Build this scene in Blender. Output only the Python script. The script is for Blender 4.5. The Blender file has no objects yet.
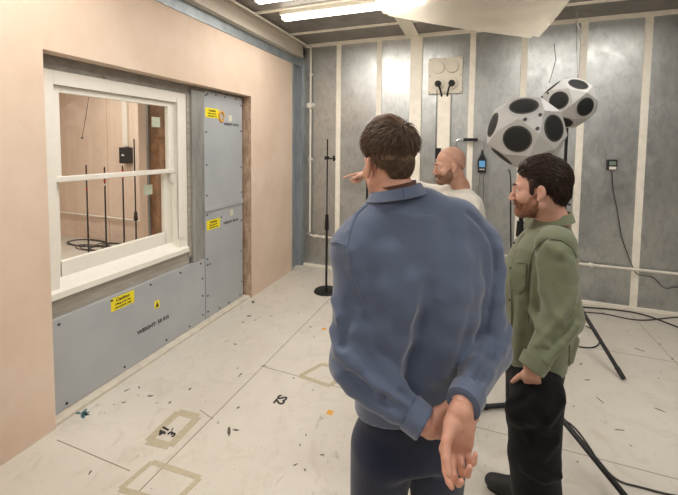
import bpy, bmesh, math, random
import numpy as np
from mathutils import Vector, Matrix
SC = bpy.context.scene
COL = SC.collection
PI = math.pi
random.seed(7)
rng = np.random.default_rng(11)

# ------------------------------------------------------------------ camera model
F, CX, CY, YW, PT, RL = 365.4, 339., 166.83, -.3552, -.0576, .0105
EYE = np.array([0., 0., 1.75])
def cam_axes():
    cy, sy, cp, sp, cr, sr = math.cos(YW), math.sin(YW), math.cos(PT), math.sin(PT), math.cos(RL), math.sin(RL)
    fwd = np.array([sy*cp, cy*cp, sp]); right = np.array([cy, -sy, 0.]); up = np.cross(right, fwd)
    return cr*right+sr*up, -sr*right+cr*up, fwd
CR, CU, CF = cam_axes()
def ray(x, y): return CR*((x-CX)/F) - CU*((y-CY)/F) + CF
def at(x, y, D): return EYE + ray(x, y)*D
def onX(x, y, X): d = ray(x, y); return EYE + d*(X/d[0])
def onY(x, y, Y): d = ray(x, y); return EYE + d*(Y/d[1])
def onZ(x, y, Z=0.): d = ray(x, y); return EYE + d*((Z-EYE[2])/d[2])

# ------------------------------------------------------------------ materials
def lin(c):
    return tuple(((v/255)/12.92 if v/255 <= .04045 else ((v/255+.055)/1.055)**2.4) for v in c)
class NT:
    def __init__(s, name):
        s.m = bpy.data.materials.new(name); s.m.use_nodes = True
        s.t = s.m.node_tree; s.n = s.t.nodes; s.l = s.t.links
        s.b = s.n['Principled BSDF']; s.out = s.n['Material Output']
        s.tc = s.n.new('ShaderNodeTexCoord')
    def noise(s, scale, detail=4, rough=.55, stretch=None, dist=0, off=None):
        n = s.n.new('ShaderNodeTexNoise'); n.inputs['Scale'].default_value = scale
        n.inputs['Detail'].default_value = detail; n.inputs['Roughness'].default_value = rough
        n.inputs['Distortion'].default_value = dist
        src = s.tc.outputs['Object']
        if stretch or off:
            mp = s.n.new('ShaderNodeMapping'); mp.inputs['Scale'].default_value = stretch or (1, 1, 1)
            mp.inputs['Location'].default_value = off or (0, 0, 0)
            s.l.new(src, mp.inputs[0]); src = mp.outputs[0]
        s.l.new(src, n.inputs['Vector']); return n.outputs['Fac']
    def ramp(s, fac, stops):
        r = s.n.new('ShaderNodeValToRGB'); e = r.color_ramp.elements
        while len(e) < len(stops): e.new(.5)
        for i, (p, c) in enumerate(stops):
            e[i].position = p; e[i].color = (c, c, c, 1) if isinstance(c, (int, float)) else (*c, 1)
        s.l.new(fac, r.inputs[0]); return r.outputs[0]
    def mix(s, fac, a, b, mode='MIX'):
        m = s.n.new('ShaderNodeMix'); m.data_type = 'RGBA'; m.blend_type = mode
        for sock, v in ((m.inputs[0], fac), (m.inputs[6], a), (m.inputs[7], b)):
            if hasattr(v, 'is_linked') or hasattr(v, 'links'): s.l.new(v, sock)
            elif isinstance(v, (int, float)): sock.default_value = v
            else: sock.default_value = (*v, 1)
        return m.outputs[2]
    def set(s, name, v):
        sock = s.b.inputs[name]
        if hasattr(v, 'links'): s.l.new(v, sock)
        elif isinstance(v, tuple) and len(v) == 3: sock.default_value = (*v, 1)
        else: sock.default_value = v
        return s
    def bump(s, fac, strength=.3, dist=.01):
        b = s.n.new('ShaderNodeBump'); b.inputs['Strength'].default_value = strength
        b.inputs['Distance'].default_value = dist; s.l.new(fac, b.inputs['Height'])
        if s.b.inputs['Normal'].is_linked:
            s.l.new(s.b.inputs['Normal'].links[0].from_socket, b.inputs['Normal'])
        s.l.new(b.outputs[0], s.b.inputs['Normal']); return s
def simple(name, c, rough=.5, metal=0., bump=None, var=0., vs=20, spec=None):
    t = NT(name); c = lin(c)
    if var:
        n = t.noise(vs, 5, .6)
        t.set('Base Color', t.mix(t.ramp(n, [(.35, 0.), (.65, 1.)]), tuple(v*(1-var) for v in c), tuple(min(1, v*(1+var)) for v in c)))
    else: t.set('Base Color', c)
    t.set('Roughness', rough).set('Metallic', metal)
    if spec is not None: t.set('Specular IOR Level', spec)
    if bump: t.bump(t.noise(bump[0], 4), bump[1], bump[2])
    return t.m
M = {}
# pink skim plaster
t = NT('plaster')
n1 = t.noise(1.6, 6, .6); n2 = t.noise(9, 5, .6, (1, 1, .35)); n3 = t.noise(3.1, 7, .7, off=(4, 2, 7))
c = t.mix(t.ramp(n1, [(.35, 0.), (.68, 1.)]), lin((220, 196, 175)), lin((231, 210, 192)))
c = t.mix(t.ramp(n2, [(.5, 0.), (.8, .18)]), c, lin((206, 178, 156)))
c = t.mix(t.ramp(n3, [(.62, 0.), (.78, .4)]), c, lin((182, 150, 126)))
t.set('Base Color', c).set('Roughness', .8).bump(t.noise(60, 5), .06, .004); M['plaster'] = t.m
t = NT('rough_plaster_edge')
c = t.mix(t.ramp(t.noise(14, 6, .7, (1, 1, .4)), [(.35, 0.), (.65, 1.)]), lin((150, 122, 98)), lin((212, 184, 160)))
t.set('Base Color', c).set('Roughness', .9).bump(t.noise(45, 5), .6, .01); M['reveal'] = t.m
# floor
t = NT('floor_paint')
n = t.noise(1.1, 6, .6); c = t.mix(t.ramp(n, [(.3, 0.), (.7, 1.)]), lin((200, 193, 181)), lin((216, 210, 199)))
n = t.noise(5, 8, .7, dist=1.2, off=(3, 1, 0)); c = t.mix(t.ramp(n, [(.52, 0.), (.76, .5)]), c, lin((176, 166, 148)))
n = t.noise(13, 8, .72, (1, .35, 1), 1.5, off=(9, 4, 0)); c = t.mix(t.ramp(n, [(.62, 0.), (.70, .5)]), c, lin((134, 124, 110)))
n = t.noise(70, 3, .6, off=(5, 5, 0)); c = t.mix(t.ramp(n, [(.67, 0.), (.73, .75)]), c, lin((95, 86, 76)))
n = t.noise(26, 6, .8, (.5, 1.6, 1), 2.5, off=(1, 8, 0)); c = t.mix(t.ramp(n, [(.70, 0.), (.75, .5)]), c, lin((236, 232, 224)))
t.set('Base Color', c).set('Roughness', t.ramp(t.noise(3, 5), [(.3, .42), (.7, .62)])).bump(t.noise(30, 6), .05, .004)
M['floor'] = t.m
# galvanised steel wall sheets
t = NT('galvanised_sheet')
n = t.noise(1.3, 5, .6, off=(2, 0, 1)); c = t.mix(t.ramp(n, [(.3, 0.), (.7, 1.)]), lin((172, 175, 176)), lin((206, 208, 206)))
n = t.noise(16, 6, .7, (1, 1, .5), 1); c = t.mix(t.ramp(n, [(.45, 0.), (.75, .5)]), c, lin((132, 134, 135)))
n = t.noise(34, 5, .75, off=(2, 3, 4)); c = t.mix(t.ramp(n, [(.70, 0.), (.76, .6)]), c, lin((92, 92, 90)))
n = t.noise(5, 7, .75, (1, 1, .3), 2, off=(7, 3, 2)); c = t.mix(t.ramp(n, [(.66, 0.), (.74, .5)]), c, lin((214, 214, 208)))
t.set('Base Color', c).set('Metallic', .88).set('Roughness', t.ramp(t.noise(7, 6, .7), [(.3, .30), (.7, .48)]))
t.bump(t.noise(2.2, 3), .10, .03).bump(t.noise(50, 4), .05, .003); M['galv'] = t.m
t = NT('ceiling_sheet')
c = t.mix(t.ramp(t.noise(6, 6, .7), [(.3, 0.), (.7, 1.)]), lin((132, 129, 124)), lin((160, 156, 150)))
t.set('Base Color', c).set('Metallic', .6).set('Roughness', .45); M['ceil'] = t.m
M['batten'] = simple('cream_painted_batten', (246, 240, 226), .45, var=.05, vs=12, bump=(40, .1, .002))
M['pipe'] = simple('white_painted_pipe', (232, 226, 214), .35, var=.04)
t = NT('blue_grey_channel')
c = t.mix(t.ramp(t.noise(7, 6, .7, (1, 1, .3)), [(.3, 0.), (.75, 1.)]), lin((138, 147, 154)), lin((178, 184, 188)))
t.set('Base Color', c).set('Metallic', .3).set('Roughness', .45); M['channel'] = t.m
M['beam'] = simple('beige_painted_beam', (214, 204, 190), .5, var=.04)
t = NT('rusty_lintel')
c = t.mix(t.ramp(t.noise(9, 6, .7, (1, 1, 2)), [(.4, 0.), (.7, 1.)]), lin((140, 134, 128)), lin((166, 162, 156)))
c = t.mix(t.ramp(t.noise(11, 7, .75, (1, 1, 2), off=(1, 3, 1)), [(.60, 0.), (.68, .7)]), c, lin((108, 80, 62)))
t.set('Base Color', c).set('Metallic', .3).set('Roughness', .6); M['lintel'] = t.m
t = NT('grey_filler')
c = t.mix(t.ramp(t.noise(9, 8, .7, (1, .3, 3), 1), [(.35, 0.), (.7, 1.)]), lin((146, 140, 130)), lin((178, 171, 160)))
t.set('Base Color', c).set('Roughness', .75).bump(t.noise(40, 6), .3, .005); M['filler'] = t.m
t = NT('grey_post')
c = t.mix(t.ramp(t.noise(8, 6, .7, (1, 1, .2)), [(.35, 0.), (.7, 1.)]), lin((142, 142, 140)), lin((186, 186, 182)))
t.set('Base Color', c).set('Metallic', .45).set('Roughness', .42); M['post'] = t.m
t = NT('grey_coated_panel')
c = t.mix(t.ramp(t.noise(2.5, 6, .6), [(.3, 0.), (.7, 1.)]), lin((172, 176, 180)), lin((184, 187, 190)))
c = t.mix(t.ramp(t.noise(60, 4, .7), [(.72, 0.), (.78, .5)]), c, lin((120, 124, 128)))
t.set('Base Color', c).set('Roughness', .42).set('Metallic', .1); M['panel'] = t.m
M['white_wood'] = simple('white_gloss_wood', (240, 236, 226), .32, var=.02)
M['ledge'] = simple('cream_floor_ledge', (214, 204, 188), .6, var=.08, vs=15)
M['yellow'] = simple('yellow_label', (246, 226, 40), .4)
M['yellow_pale'] = simple('worn_pale_label', (214, 212, 188), .6)
M['orange'] = simple('orange_strap', (224, 164, 66), .5)
M['ink'] = simple('black_ink', (36, 34, 32), .6)
M['label_ink'] = simple('olive_black_ink', (60, 54, 10), .6)
M['screw'] = simple('dark_screw', (70, 70, 72), .4, .6)
M['black'] = simple('black_metal', (26, 26, 28), .4, .2)
M['rubber'] = simple('black_rubber', (22, 22, 22), .6)
M['cable'] = simple('dark_cable', (52, 48, 44), .55)
M['grey_cable'] = simple('grey_cable', (120, 114, 106), .55)
M['chrome'] = simple('silver_metal', (190, 190, 190), .3, .9)
M['red'] = simple('red_tape', (200, 50, 40), .5)
M['speaker_shell'] = simple('pale_grey_speaker_shell', (186, 185, 183), .42, var=.02)
M['driver'] = simple('black_speaker_cone', (24, 24, 25), .75, bump=(300, .4, .002))
M['driver_dark'] = simple('grey_driver_rim', (62, 60, 58), .6)
M['brown_wood'] = simple('brown_raw_wood', (150, 108, 72), .75, var=.3, vs=14)
M['socket'] = simple('cream_socket', (232, 224, 208), .4)
M['device'] = simple('black_device', (30, 32, 34), .4)
t = NT('blue_screen'); t.set('Base Color', (.02, .05, .1)).set('Emission Color', lin((120, 190, 235))).set('Emission Strength', 1.0); M['screen'] = t.m
t = NT('green_screen'); t.set('Base Color', lin((120, 140, 130))).set('Roughness', .3); M['lcd'] = t.m
t = NT('tube_glow'); t.set('Emission Color', (1., .93, .82)).set('Emission Strength', 14.); M['tube'] = t.m
t = NT('window_glass'); t.n.remove(t.b)
gl = t.n.new('ShaderNodeBsdfGlossy'); gl.inputs['Roughness'].default_value = .02
tr = t.n.new('ShaderNodeBsdfTransparent'); tr.inputs[0].default_value = (.96, .97, .96, 1)
mx = t.n.new('ShaderNodeMixShader'); mx.inputs[0].default_value = .05
t.l.new(tr.outputs[0], mx.inputs[1]); t.l.new(gl.outputs[0], mx.inputs[2]); t.l.new(mx.outputs[0], t.out.inputs[0]); M['glass'] = t.m
t = NT('frosted_acrylic'); t.n.remove(t.b)
df = t.n.new('ShaderNodeBsdfDiffuse'); df.inputs[0].default_value = (*lin((238, 230, 216)), 1)
tl = t.n.new('ShaderNodeBsdfTranslucent'); tl.inputs[0].default_value = (*lin((250, 244, 232)), 1)
tr = t.n.new('ShaderNodeBsdfTransparent'); tr.inputs[0].default_value = (.95, .92, .86, 1)
gl = t.n.new('ShaderNodeBsdfGlossy'); gl.inputs['Roughness'].default_value = .12
def mixs(f, a, b):
    q = t.n.new('ShaderNodeMixShader'); q.inputs[0].default_value = f; t.l.new(a, q.inputs[1]); t.l.new(b, q.inputs[2]); return q.outputs[0]
s_ = mixs(.55, df.outputs[0], tl.outputs[0]); s_ = mixs(.30, s_, tr.outputs[0]); s_ = mixs(.16, s_, gl.outputs[0])
t.l.new(s_, t.out.inputs[0]); M['acrylic'] = t.m
M['pale_patch'] = simple('pale_green_white', (214, 218, 200), .6, var=.08, vs=60)
M['tape_mark'] = simple('worn_tape_residue', (184, 173, 148), .7, var=.1, vs=50)
M['seam'] = simple('dark_floor_seam', (140, 128, 112), .8)

# ------------------------------------------------------------------ mesh helpers
ORG = {}
class MB:
    """collects shapes in world coordinates, links them as one mesh object"""
    def __init__(s): s.bm = bmesh.new()
    def box(s, x0, y0, z0, x1, y1, z1, bev=0.):
        r = bmesh.ops.create_cube(s.bm, size=1)
        c = Vector(((x0+x1)/2, (y0+y1)/2, (z0+z1)/2))
        for v in r['verts']:
            v.co = Vector((v.co.x*abs(x1-x0), v.co.y*abs(y1-y0), v.co.z*abs(z1-z0))) + c
        if bev: bmesh.ops.bevel(s.bm, geom=list({e for v in r['verts'] for e in v.link_edges}), offset=bev, segments=2, affect='EDGES', profile=.5)
        return s
    def cyl(s, p0, p1, r0, r1=None, seg=16):
        p0 = Vector(p0); p1 = Vector(p1); r1 = r0 if r1 is None else r1
        d = p1-p0
        m = Matrix.Translation((p0+p1)/2) @ d.to_track_quat('Z', 'Y').to_matrix().to_4x4()
        bmesh.ops.create_cone(s.bm, cap_ends=True, segments=seg, radius1=r0, radius2=r1, depth=d.length, matrix=m); return s
    def sph(s, c, r, sc=(1, 1, 1), seg=16):
        m = Matrix.Translation(Vector(c)) @ Matrix.Diagonal((*sc, 1))
        bmesh.ops.create_uvsphere(s.bm, u_segments=seg, v_segments=seg//2, radius=r, matrix=m); return s
    def tube(s, pts, r, seg=8, smooth=0):
        pts = [Vector(p) for p in pts]
        for _ in range(smooth):
            q = [pts[0]]
            for a, b in zip(pts, pts[1:]): q += [a*.75+b*.25, a*.25+b*.75]
            pts = q + [pts[-1]]
        rings = []; ref = None
        for i, p in enumerate(pts):
            d = (pts[min(i+1, len(pts)-1)] - pts[max(i-1, 0)]).normalized()
            if ref is None: ref = d.orthogonal().normalized()
            u = (ref - d*ref.dot(d)).normalized(); w = d.cross(u); ref = u
            rr = r[i] if isinstance(r, (list, tuple)) else r
            rings.append([s.bm.verts.new(p + (u*math.cos(2*PI*k/seg) + w*math.sin(2*PI*k/seg))*rr) for k in range(seg)])
        for a, b in zip(rings, rings[1:]):
            for k in range(seg): s.bm.faces.new((a[k], a[(k+1) % seg], b[(k+1) % seg], b[k]))
        s.bm.faces.new(rings[0][::-1]); s.bm.faces.new(rings[-1]); return s
    def poly(s, pts, thick):
        """planar outline extruded along vector thick"""
        th = Vector(thick); a = [s.bm.verts.new(Vector(p)) for p in pts]; b = [s.bm.verts.new(Vector(p)+th) for p in pts]
        s.bm.faces.new(a[::-1]); s.bm.faces.new(b)
        for i in range(len(a)):
            j = (i+1) % len(a); s.bm.faces.new((a[i], a[j], b[j], b[i]))
        return s
    def build(s, name, mat, parent=None, loc=None, smooth=False, kind=None):
        if parent is not None: o_ = Vector(ORG[parent.name])
        else: o_ = Vector(loc) if loc is not None else Vector((0, 0, 0))
        bmesh.ops.recalc_face_normals(s.bm, faces=s.bm.faces)
        for v in s.bm.verts: v.co -= o_
        me = bpy.data.meshes.new(name); s.bm.to_mesh(me); s.bm.free()
        me.materials.append(M[mat] if isinstance(mat, str) else mat)
        if smooth:
            for p in me.polygons: p.use_smooth = True
            try: me.set_sharp_from_angle(angle=math.radians(40))
            except Exception: pass
        o = bpy.data.objects.new(name, me); COL.objects.link(o)
        if parent is not None: o.parent = parent; ORG[o.name] = tuple(o_)
        else: o.location = o_; ORG[o.name] = tuple(o_)
        if kind: o['kind'] = kind
        return o
def tag(o, label, cat, group=None, kind=None):
    o['label'] = label; o['category'] = cat
    if group: o['group'] = group
    if kind: o['kind'] = kind
    return o
def thing(name, label, cat, loc, group=None):
    o = bpy.data.objects.new(name, None); o.empty_display_size = .1; COL.objects.link(o)
    o.location = loc; ORG[o.name] = tuple(loc); return tag(o, label, cat, group)
def text(name, body, mat, parent, origin, xdir, ydir, size, thick=.0006, loc=None, bold=0.):
    cu = bpy.data.curves.new(name, 'FONT'); cu.body = body; cu.size = size; cu.align_x = 'CENTER'; cu.align_y = 'CENTER'
    cu.extrude = thick; cu.offset = bold; cu.resolution_u = 2
    tmp = bpy.data.objects.new('tmp', cu); COL.objects.link(tmp)
    bpy.context.view_layer.update()
    me = bpy.data.meshes.new_from_object(tmp.evaluated_get(bpy.context.evaluated_depsgraph_get()))
    bpy.data.objects.remove(tmp); bpy.data.curves.remove(cu)
    x = Vector(xdir); y = Vector(ydir); z = x.normalized().cross(y.normalized())
    m = Matrix((x, y, z)).transposed().to_4x4(); m.translation = Vector(origin)
    me.transform(m)
    o_ = Vector(ORG[parent.name]) if parent else Vector(loc or (0, 0, 0))
    me.transform(Matrix.Translation(-o_)); me.name = name
    me.materials.clear(); me.materials.append(M[mat])
    o = bpy.data.objects.new(name, me); COL.objects.link(o)
    if parent: o.parent = parent
    else: o.location = o_
    ORG[o.name] = tuple(o_); return o

# ------------------------------------------------------------------ room shell
XW = -2.355; YB = 4.77; ZC = 3.17; XR = 3.3; YN = -2.6
MB().box(-2.6, YN, -.1, XR, YB, 0).build('floor', 'floor', kind='structure')
MB().box(-2.6, YN, ZC, XR, YB, ZC+.1).build('ceiling', 'ceil', kind='structure')
MB().box(-2.6, YB, -.1, XR+.1, YB+.1, ZC+.1).build('wall_back', 'galv', kind='structure')
MB().box(XR, YN, -.1, XR+.1, YB, ZC+.1).build('wall_right', 'ceil', kind='structure')
MB().box(-2.6, YN-.1, -.1, XR+.1, YN, ZC+.1).build('wall_front', 'ceil', kind='structure')
OY0, OY1, OZ = 1.412, 3.505, 2.29
b = MB()
b.box(-2.52, YN, 0, XW, OY0, 2.865); b.box(-2.52, OY1, 0, XW, 4.485, 2.865); b.box(-2.52, OY0, OZ, XW, OY1, 2.865)
b.build('wall_left', 'plaster', kind='structure')
# chipped render in the right reveal
b = MB(); b.box(-2.5, OY1-.006, 0, XW+.001, OY1+.0005, OZ); b.build('trim_1', 'reveal', kind='structure')
# seams of the floor sheets
for i, (a, c) in enumerate([((-1.15, -2.6), (-1.15, 4.7)), ((-2.35, 1.50), (-1.15, 1.42)), ((-1.15, 2.43), (1.9, 2.36)), ((.07, -2.5), (.07, 2.36)),
                            ((1.29, -2.5), (1.29, 4.7)), ((-1.15, .2), (2.5, .15)), ((-1.15, 3.65), (3., 3.62)), ((.2, 2.36), (.2, 4.7))]):
    pass
seam = MB()
def strip(mb, a, c, w, z0=0., z1=.0008):
    a = Vector((*a, 0)); c = Vector((*c, 0)); d = (c-a).normalized(); nn = Vector((-d.y, d.x, 0))*w/2
    mb.poly([a-nn+Vector((0, 0, z0)), c-nn+Vector((0, 0, z0)), c+nn+Vector((0, 0, z0)), a+nn+Vector((0, 0, z0))], (0, 0, z1-z0))
s0 = onZ(137.4, 493); s1 = onZ(320.7, 308); dd = (s1-s0)/np.linalg.norm(s1-s0)
strip(seam, (s0-dd*2.5)[:2], (s1+dd*1.6)[:2], .006)
for a, c in [((57, 440), (130, 471)), ((261, 366), (345, 389)), ((200, 410), (213, 419))]:
    a = onZ(*a); c = onZ(*c); strip(seam, a[:2], c[:2], .005)
for yy in (2.36, .9, 3.7): strip(seam, (-.75, yy), (3.2, yy), .004)
for xx in (.42, 1.6): strip(seam, (xx, -2.5), (xx, 4.6), .004)
seam.build('trim_2', 'seam', kind='structure')
# cream ledge in front of the infill panels, and base strip along back wall
MB().box(-2.46, OY0, 0, -2.372, OY1-.006, .022, .003).build('baseboard_left', 'ledge', kind='structure')
MB().box(-2.3, YB-.03, 0, XR, YB, .035, .004).build('baseboard_back', 'batten', kind='structure')
# battens on back wall
nt = 3
for x in (-1.785, -1.215, -.057, .505, 1.09, 1.665, 2.24, 2.82):
    MB().box(x-.034, YB-.012, .035, x+.034, YB, ZC, .002).build('trim_%d' % nt, 'batten', kind='structure'); nt += 1
MB().box(-.805, YB-.03, .035, -.655, YB, ZC, .003).build('trim_%d' % nt, 'batten', kind='structure'); nt += 1
MB().box(-2.3, YB-.035, ZC-.045, XR, YB, ZC, .003).build('trim_%d' % nt, 'batten', kind='structure'); nt += 1
# ceiling strips and wide ceiling member
for y in (4.25, 3.45, 2.65, 1.85, 1.05, .25, -.6, -1.4):
    MB().box(-2.25, y-.03, ZC-.012, XR, y+.03, ZC, .002).build('trim_%d' % nt, 'batten', kind='structure'); nt += 1
MB().box(-.86, YN, ZC-.03, -.70, YB, ZC-.012, .002).build('trim_%d' % nt, 'batten', kind='structure'); nt += 1
# folded seam of the sheets on right-hand back wall
MB().box(1.10, YB-.004, 2.27, XR, YB-.0005, 2.275).build('trim_%d' % nt, 'galv', kind='structure'); nt += 1
# steel behind and above the plaster
b = MB(); b.box(-2.52, YN, 2.865, -2.375, YB, ZC); b.box(-2.375, YN, 2.858, -2.345, YB, 2.872)
b.build('trim_%d' % nt, 'channel', kind='structure'); nt += 1
b = MB(); b.box(-2.52, 4.485, 0, -2.40, YB, 2.865); b.box(-2.40, 4.485, 0, -2.34, 4.50, 2.865); b.box(-2.40, 4.72, 0, -2.325, YB, 2.98); b.box(-2.40, 4.60, 0, -2.385, 4.63, 2.86)
b.build('trim_%d' % nt, 'channel', kind='structure'); nt += 1
# beige rail beam under the ceiling
b = MB(); b.box(-2.375, YN, 2.975, -2.29, 4.70, 2.992); b.box(-2.31, YN, 2.992, -2.30, 4.70, 3.13); b.box(-2.375, YN, 3.13, -2.27, 4.70, 3.148)
bm_ = tag(b.build('rail_beam', 'beam'), 'long beige steel beam running under the ceiling above the pink plaster wall', 'beam')
# window head steel, filler under the window, grey post
MB().box(-2.50, OY0, 2.205, -2.468, OY1, 2.29).build('trim_%d' % nt, 'lintel', kind='structure'); nt += 1
MB().box(-2.50, OY0, .637, -2.468, 2.66, .765).build('trim_%d' % nt, 'filler', kind='structure'); nt += 1
b = MB(); b.box(-2.50, 2.688, .637, -2.44, 2.845, 2.25, .003); b.build('trim_%d' % nt, 'post', kind='structure'); nt += 1
MB().box(-2.50, 2.65, .70, -2.46, 2.688, 2.205).build('trim_%d' % nt, 'filler', kind='structure'); nt += 1
# backing behind everything in the opening except the window
b = MB(); b.box(-2.62, OY0, 0, -2.5, 3.505, .74); b.box(-2.62, 2.67, .74, -2.5, 3.505, 2.29); b.box(-2.62, OY0, 2.215, -2.5, 2.67, 2.29)
b.box(-2.62, YN, 0, -2.52, OY0, ZC); b.box(-2.62, 3.505, 0, -2.52, YB, ZC); b.box(-2.62, OY0, 2.29, -2.52, 3.505, ZC)
b.build('trim_%d' % nt, 'filler', kind='structure'); nt += 1

# ------------------------------------------------------------------ infill panels
def screws(parent, pts):
    for y, z in pts:
        m = MB(); m.cyl((-2.4405, y, z), (-2.434, y, z), .0085, .007, 10); m.box(-2.4342, y-.006, z-.001, -2.4330, y+.006, z+.001)
        m.build('screw', 'screw', parent)
def caution(parent, y0, y1, z0, z1, x=-2.4395):
    lb = MB().box(x-.0005, y0, z0, x+.001, y1, z1).build('caution_label', 'yellow', parent)
    lb['label'] = 'yellow caution label with dark lettering'
    yc = (y0+y1)/2; h = z1-z0
    text('label_heading', 'Caution', 'label_ink', lb, (x+.0014, yc, z0+h*.76), (0, 1, 0), (0, 0, 1), h*.36, bold=.001)
    text('label_line', 'Lifting point for', 'label_ink', lb, (x+.0014, yc, z0+h*.45), (0, 1, 0), (0, 0, 1), h*.21, bold=.0006)
    text('label_line', 'steel panels only', 'label_ink', lb, (x+.0014, yc, z0+h*.2), (0, 1, 0), (0, 0, 1), h*.21, bold=.0006)
# below the window
p = thing('access_panel', 'wide grey steel panel under the window, marked with its weight', 'panel', (-2.45, 2.13, .025))
MB().box(-2.47, OY0+.002, .025, -2.44, 2.838, .637, .002).build('plate', 'panel', p)
screws(p, [(1.50, .60), (1.86, .61), (2.20, .606), (2.52, .60), (2.78, .605), (1.53, .06), (1.95, .06), (2.35, .065), (2.62, .06), (2.80, .28), (2.80, .09), (2.80, .45)])
caution(p, 1.853, 2.046, .525, .622)
q = MB(); q.box(-2.4405, 2.235, .385, -2.439, 2.285, .45); wl = q.build('warning_label', 'yellow', p)
m = MB(); m.poly([(-2.4389, 2.242, .395), (-2.4389, 2.278, .395), (-2.4389, 2.26, .44)], (.0006, 0, 0)); m.build('warning_triangle', 'label_ink', wl)
text('weight_marking', 'WEIGHT: 50 KG', 'ink', p, (-2.4392, 2.225, .262), (0, 1, 0), (0, 0, 1), .045, bold=.0012)
# upper right
p = thing('access_panel', 'tall grey steel panel at top right of the window, with orange strap mark', 'panel', (-2.45, 3.15, 1.093))
MB().box(-2.47, 2.847, 1.093, -2.44, 3.46, 2.262, .002).build('plate', 'panel', p)
MB().box(-2.44, 2.842, 1.093, -2.43, 3.462, 1.142, .002).build('joint_strip', 'panel', p)
screws(p, [(2.90, 2.235), (3.02, 2.24), (3.16, 2.24), (3.34, 2.24), (2.875, 2.22), (2.875, 1.87), (2.875, 1.55), (2.875, 1.25), (3.435, 2.18), (3.435, 1.9), (3.435, 1.5), (3.435, 1.22), (3.0, 1.118), (3.15, 1.118), (3.3, 1.118)])
caution(p, 2.866, 3.062, 2.012, 2.105)
m = MB(); yc, zc = 3.10, 2.035
m.tube([(-2.436, yc+.036*math.cos(a)*(1+.15*math.sin(3*a)), zc+.05*math.sin(a)) for a in np.linspace(0, 2*PI*.93, 18)], .011, 6)
o = m.build('strap_mark', 'orange', p, smooth=True)
MB().box(-2.4405, 3.22, 1.995, -2.4392, 3.28, 2.06).build('worn_label', 'yellow_pale', p)
text('weight_marking', 'WEIGHT: 50 KG', 'ink', p, (-2.4392, 3.27, 1.962), (0, 1, 0), (0, 0, 1), .036, bold=.001)
# lower right
p = thing('access_panel', 'tall grey steel panel reaching the floor right of the window', 'panel', (-2.45, 3.15, .025))
MB().box(-2.47, 2.847, .025, -2.44, 3.46, 1.091, .002).build('plate', 'panel', p)
screws(p, [(2.875, 1.06), (2.875, .62), (2.91, .56), (2.875, .56), (2.875, .25), (2.875, .09), (3.05, .055), (3.2, .05), (3.4, .06), (3.435, .9), (3.435, .55), (3.435, .2), (3.09, 1.0)])
caution(p, 2.868, 3.068, .905, 1.0)
MB().box(-2.4405, 3.235, .985, -2.4392, 3.29, 1.05).build('worn_label', 'yellow_pale', p)
text('weight_marking', 'WEIGHT: 50 KG', 'ink', p, (-2.4392, 3.25, .925), (0, 1, 0), (0, 0, 1), .036, bold=.001)

# ------------------------------------------------------------------ sash window
w = MB(); y0, y1 = OY0+.003, 2.65
gy0, gy1 = 1.585, 2.47
w.box(-2.60, y0, .76, -2.472, 1.535, 2.205, .002); w.box(-2.60, 2.54, .76, -2.472, y1, 2.205, .002)
w.box(-2.60, 1.535, 2.115, -2.472, 2.54, 2.205, .002)
w.box(-2.482, 2.54, .90, -2.462, 2.60, 2.16, .002)
win = w.build('window_1', 'white_wood', kind='structure')
m = MB(); m.poly([(-2.60, y0+.02, .90), (-2.60, y0+.02, .76), (-2.445, y0+.02, .76), (-2.445, y0+.02, .80), (-2.50, y0+.02, .83)], (0, y1-y0-.03, 0)); m.build('window_sill', 'white_wood', win)
# upper sash in front, lower sash behind
m = MB(); m.box(-2.54, 1.537, 1.50, -2.50, gy0, 2.113, .002); m.box(-2.54, gy1, 1.50, -2.50, 2.538, 2.113, .002); m.box(-2.54, gy0, 2.072, -2.50, gy1, 2.113, .002)
m.box(-2.54, 1.537, 1.497, -2.492, 2.538, 1.532, .003)
m.poly([(-2.54, 2.50, 1.50), (-2.54, 2.538, 1.50), (-2.54, 2.538, 1.41), (-2.54, 2.52, 1.405), (-2.54, 2.505, 1.43)], (.038, 0, 0))
us = m.build('upper_sash', 'white_wood', win)
MB().box(-2.522, gy0, 1.532, -2.518, gy1, 2.072).build('glass', 'glass', us)
m = MB(); m.box(-2.585, 1.537, .86, -2.545, gy0+.01, 1.52, .002); m.box(-2.585, gy1-.01, .86, -2.545, 2.538, 1.52, .002); m.box(-2.585, gy0, .86, -2.545, gy1, .965, .003); m.box(-2.585, gy0, 1.49, -2.545, gy1, 1.52, .002)
ls = m.build('lower_sash', 'white_wood', win)
MB().box(-2.567, gy0+.01, .965, -2.563, gy1-.01, 1.49).build('glass', 'glass', ls)
for z, lab in ((1.93, 'pale square on the upper window pane at right'), (1.36, 'pale square on the lower window pane at right')):
    x0, x1 = (-2.530, -2.5225) if z > 1.5 else (-2.576, -2.5675)
    yy = 2.36 if z > 1.5 else 2.31
    tag(MB().box(x0, yy-.04, z-.04, x1, yy+.045, z+.045, .003).build('pane_square', 'pale_patch'), lab, 'pad')  # thin pale square set against the glass of each pane

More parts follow.
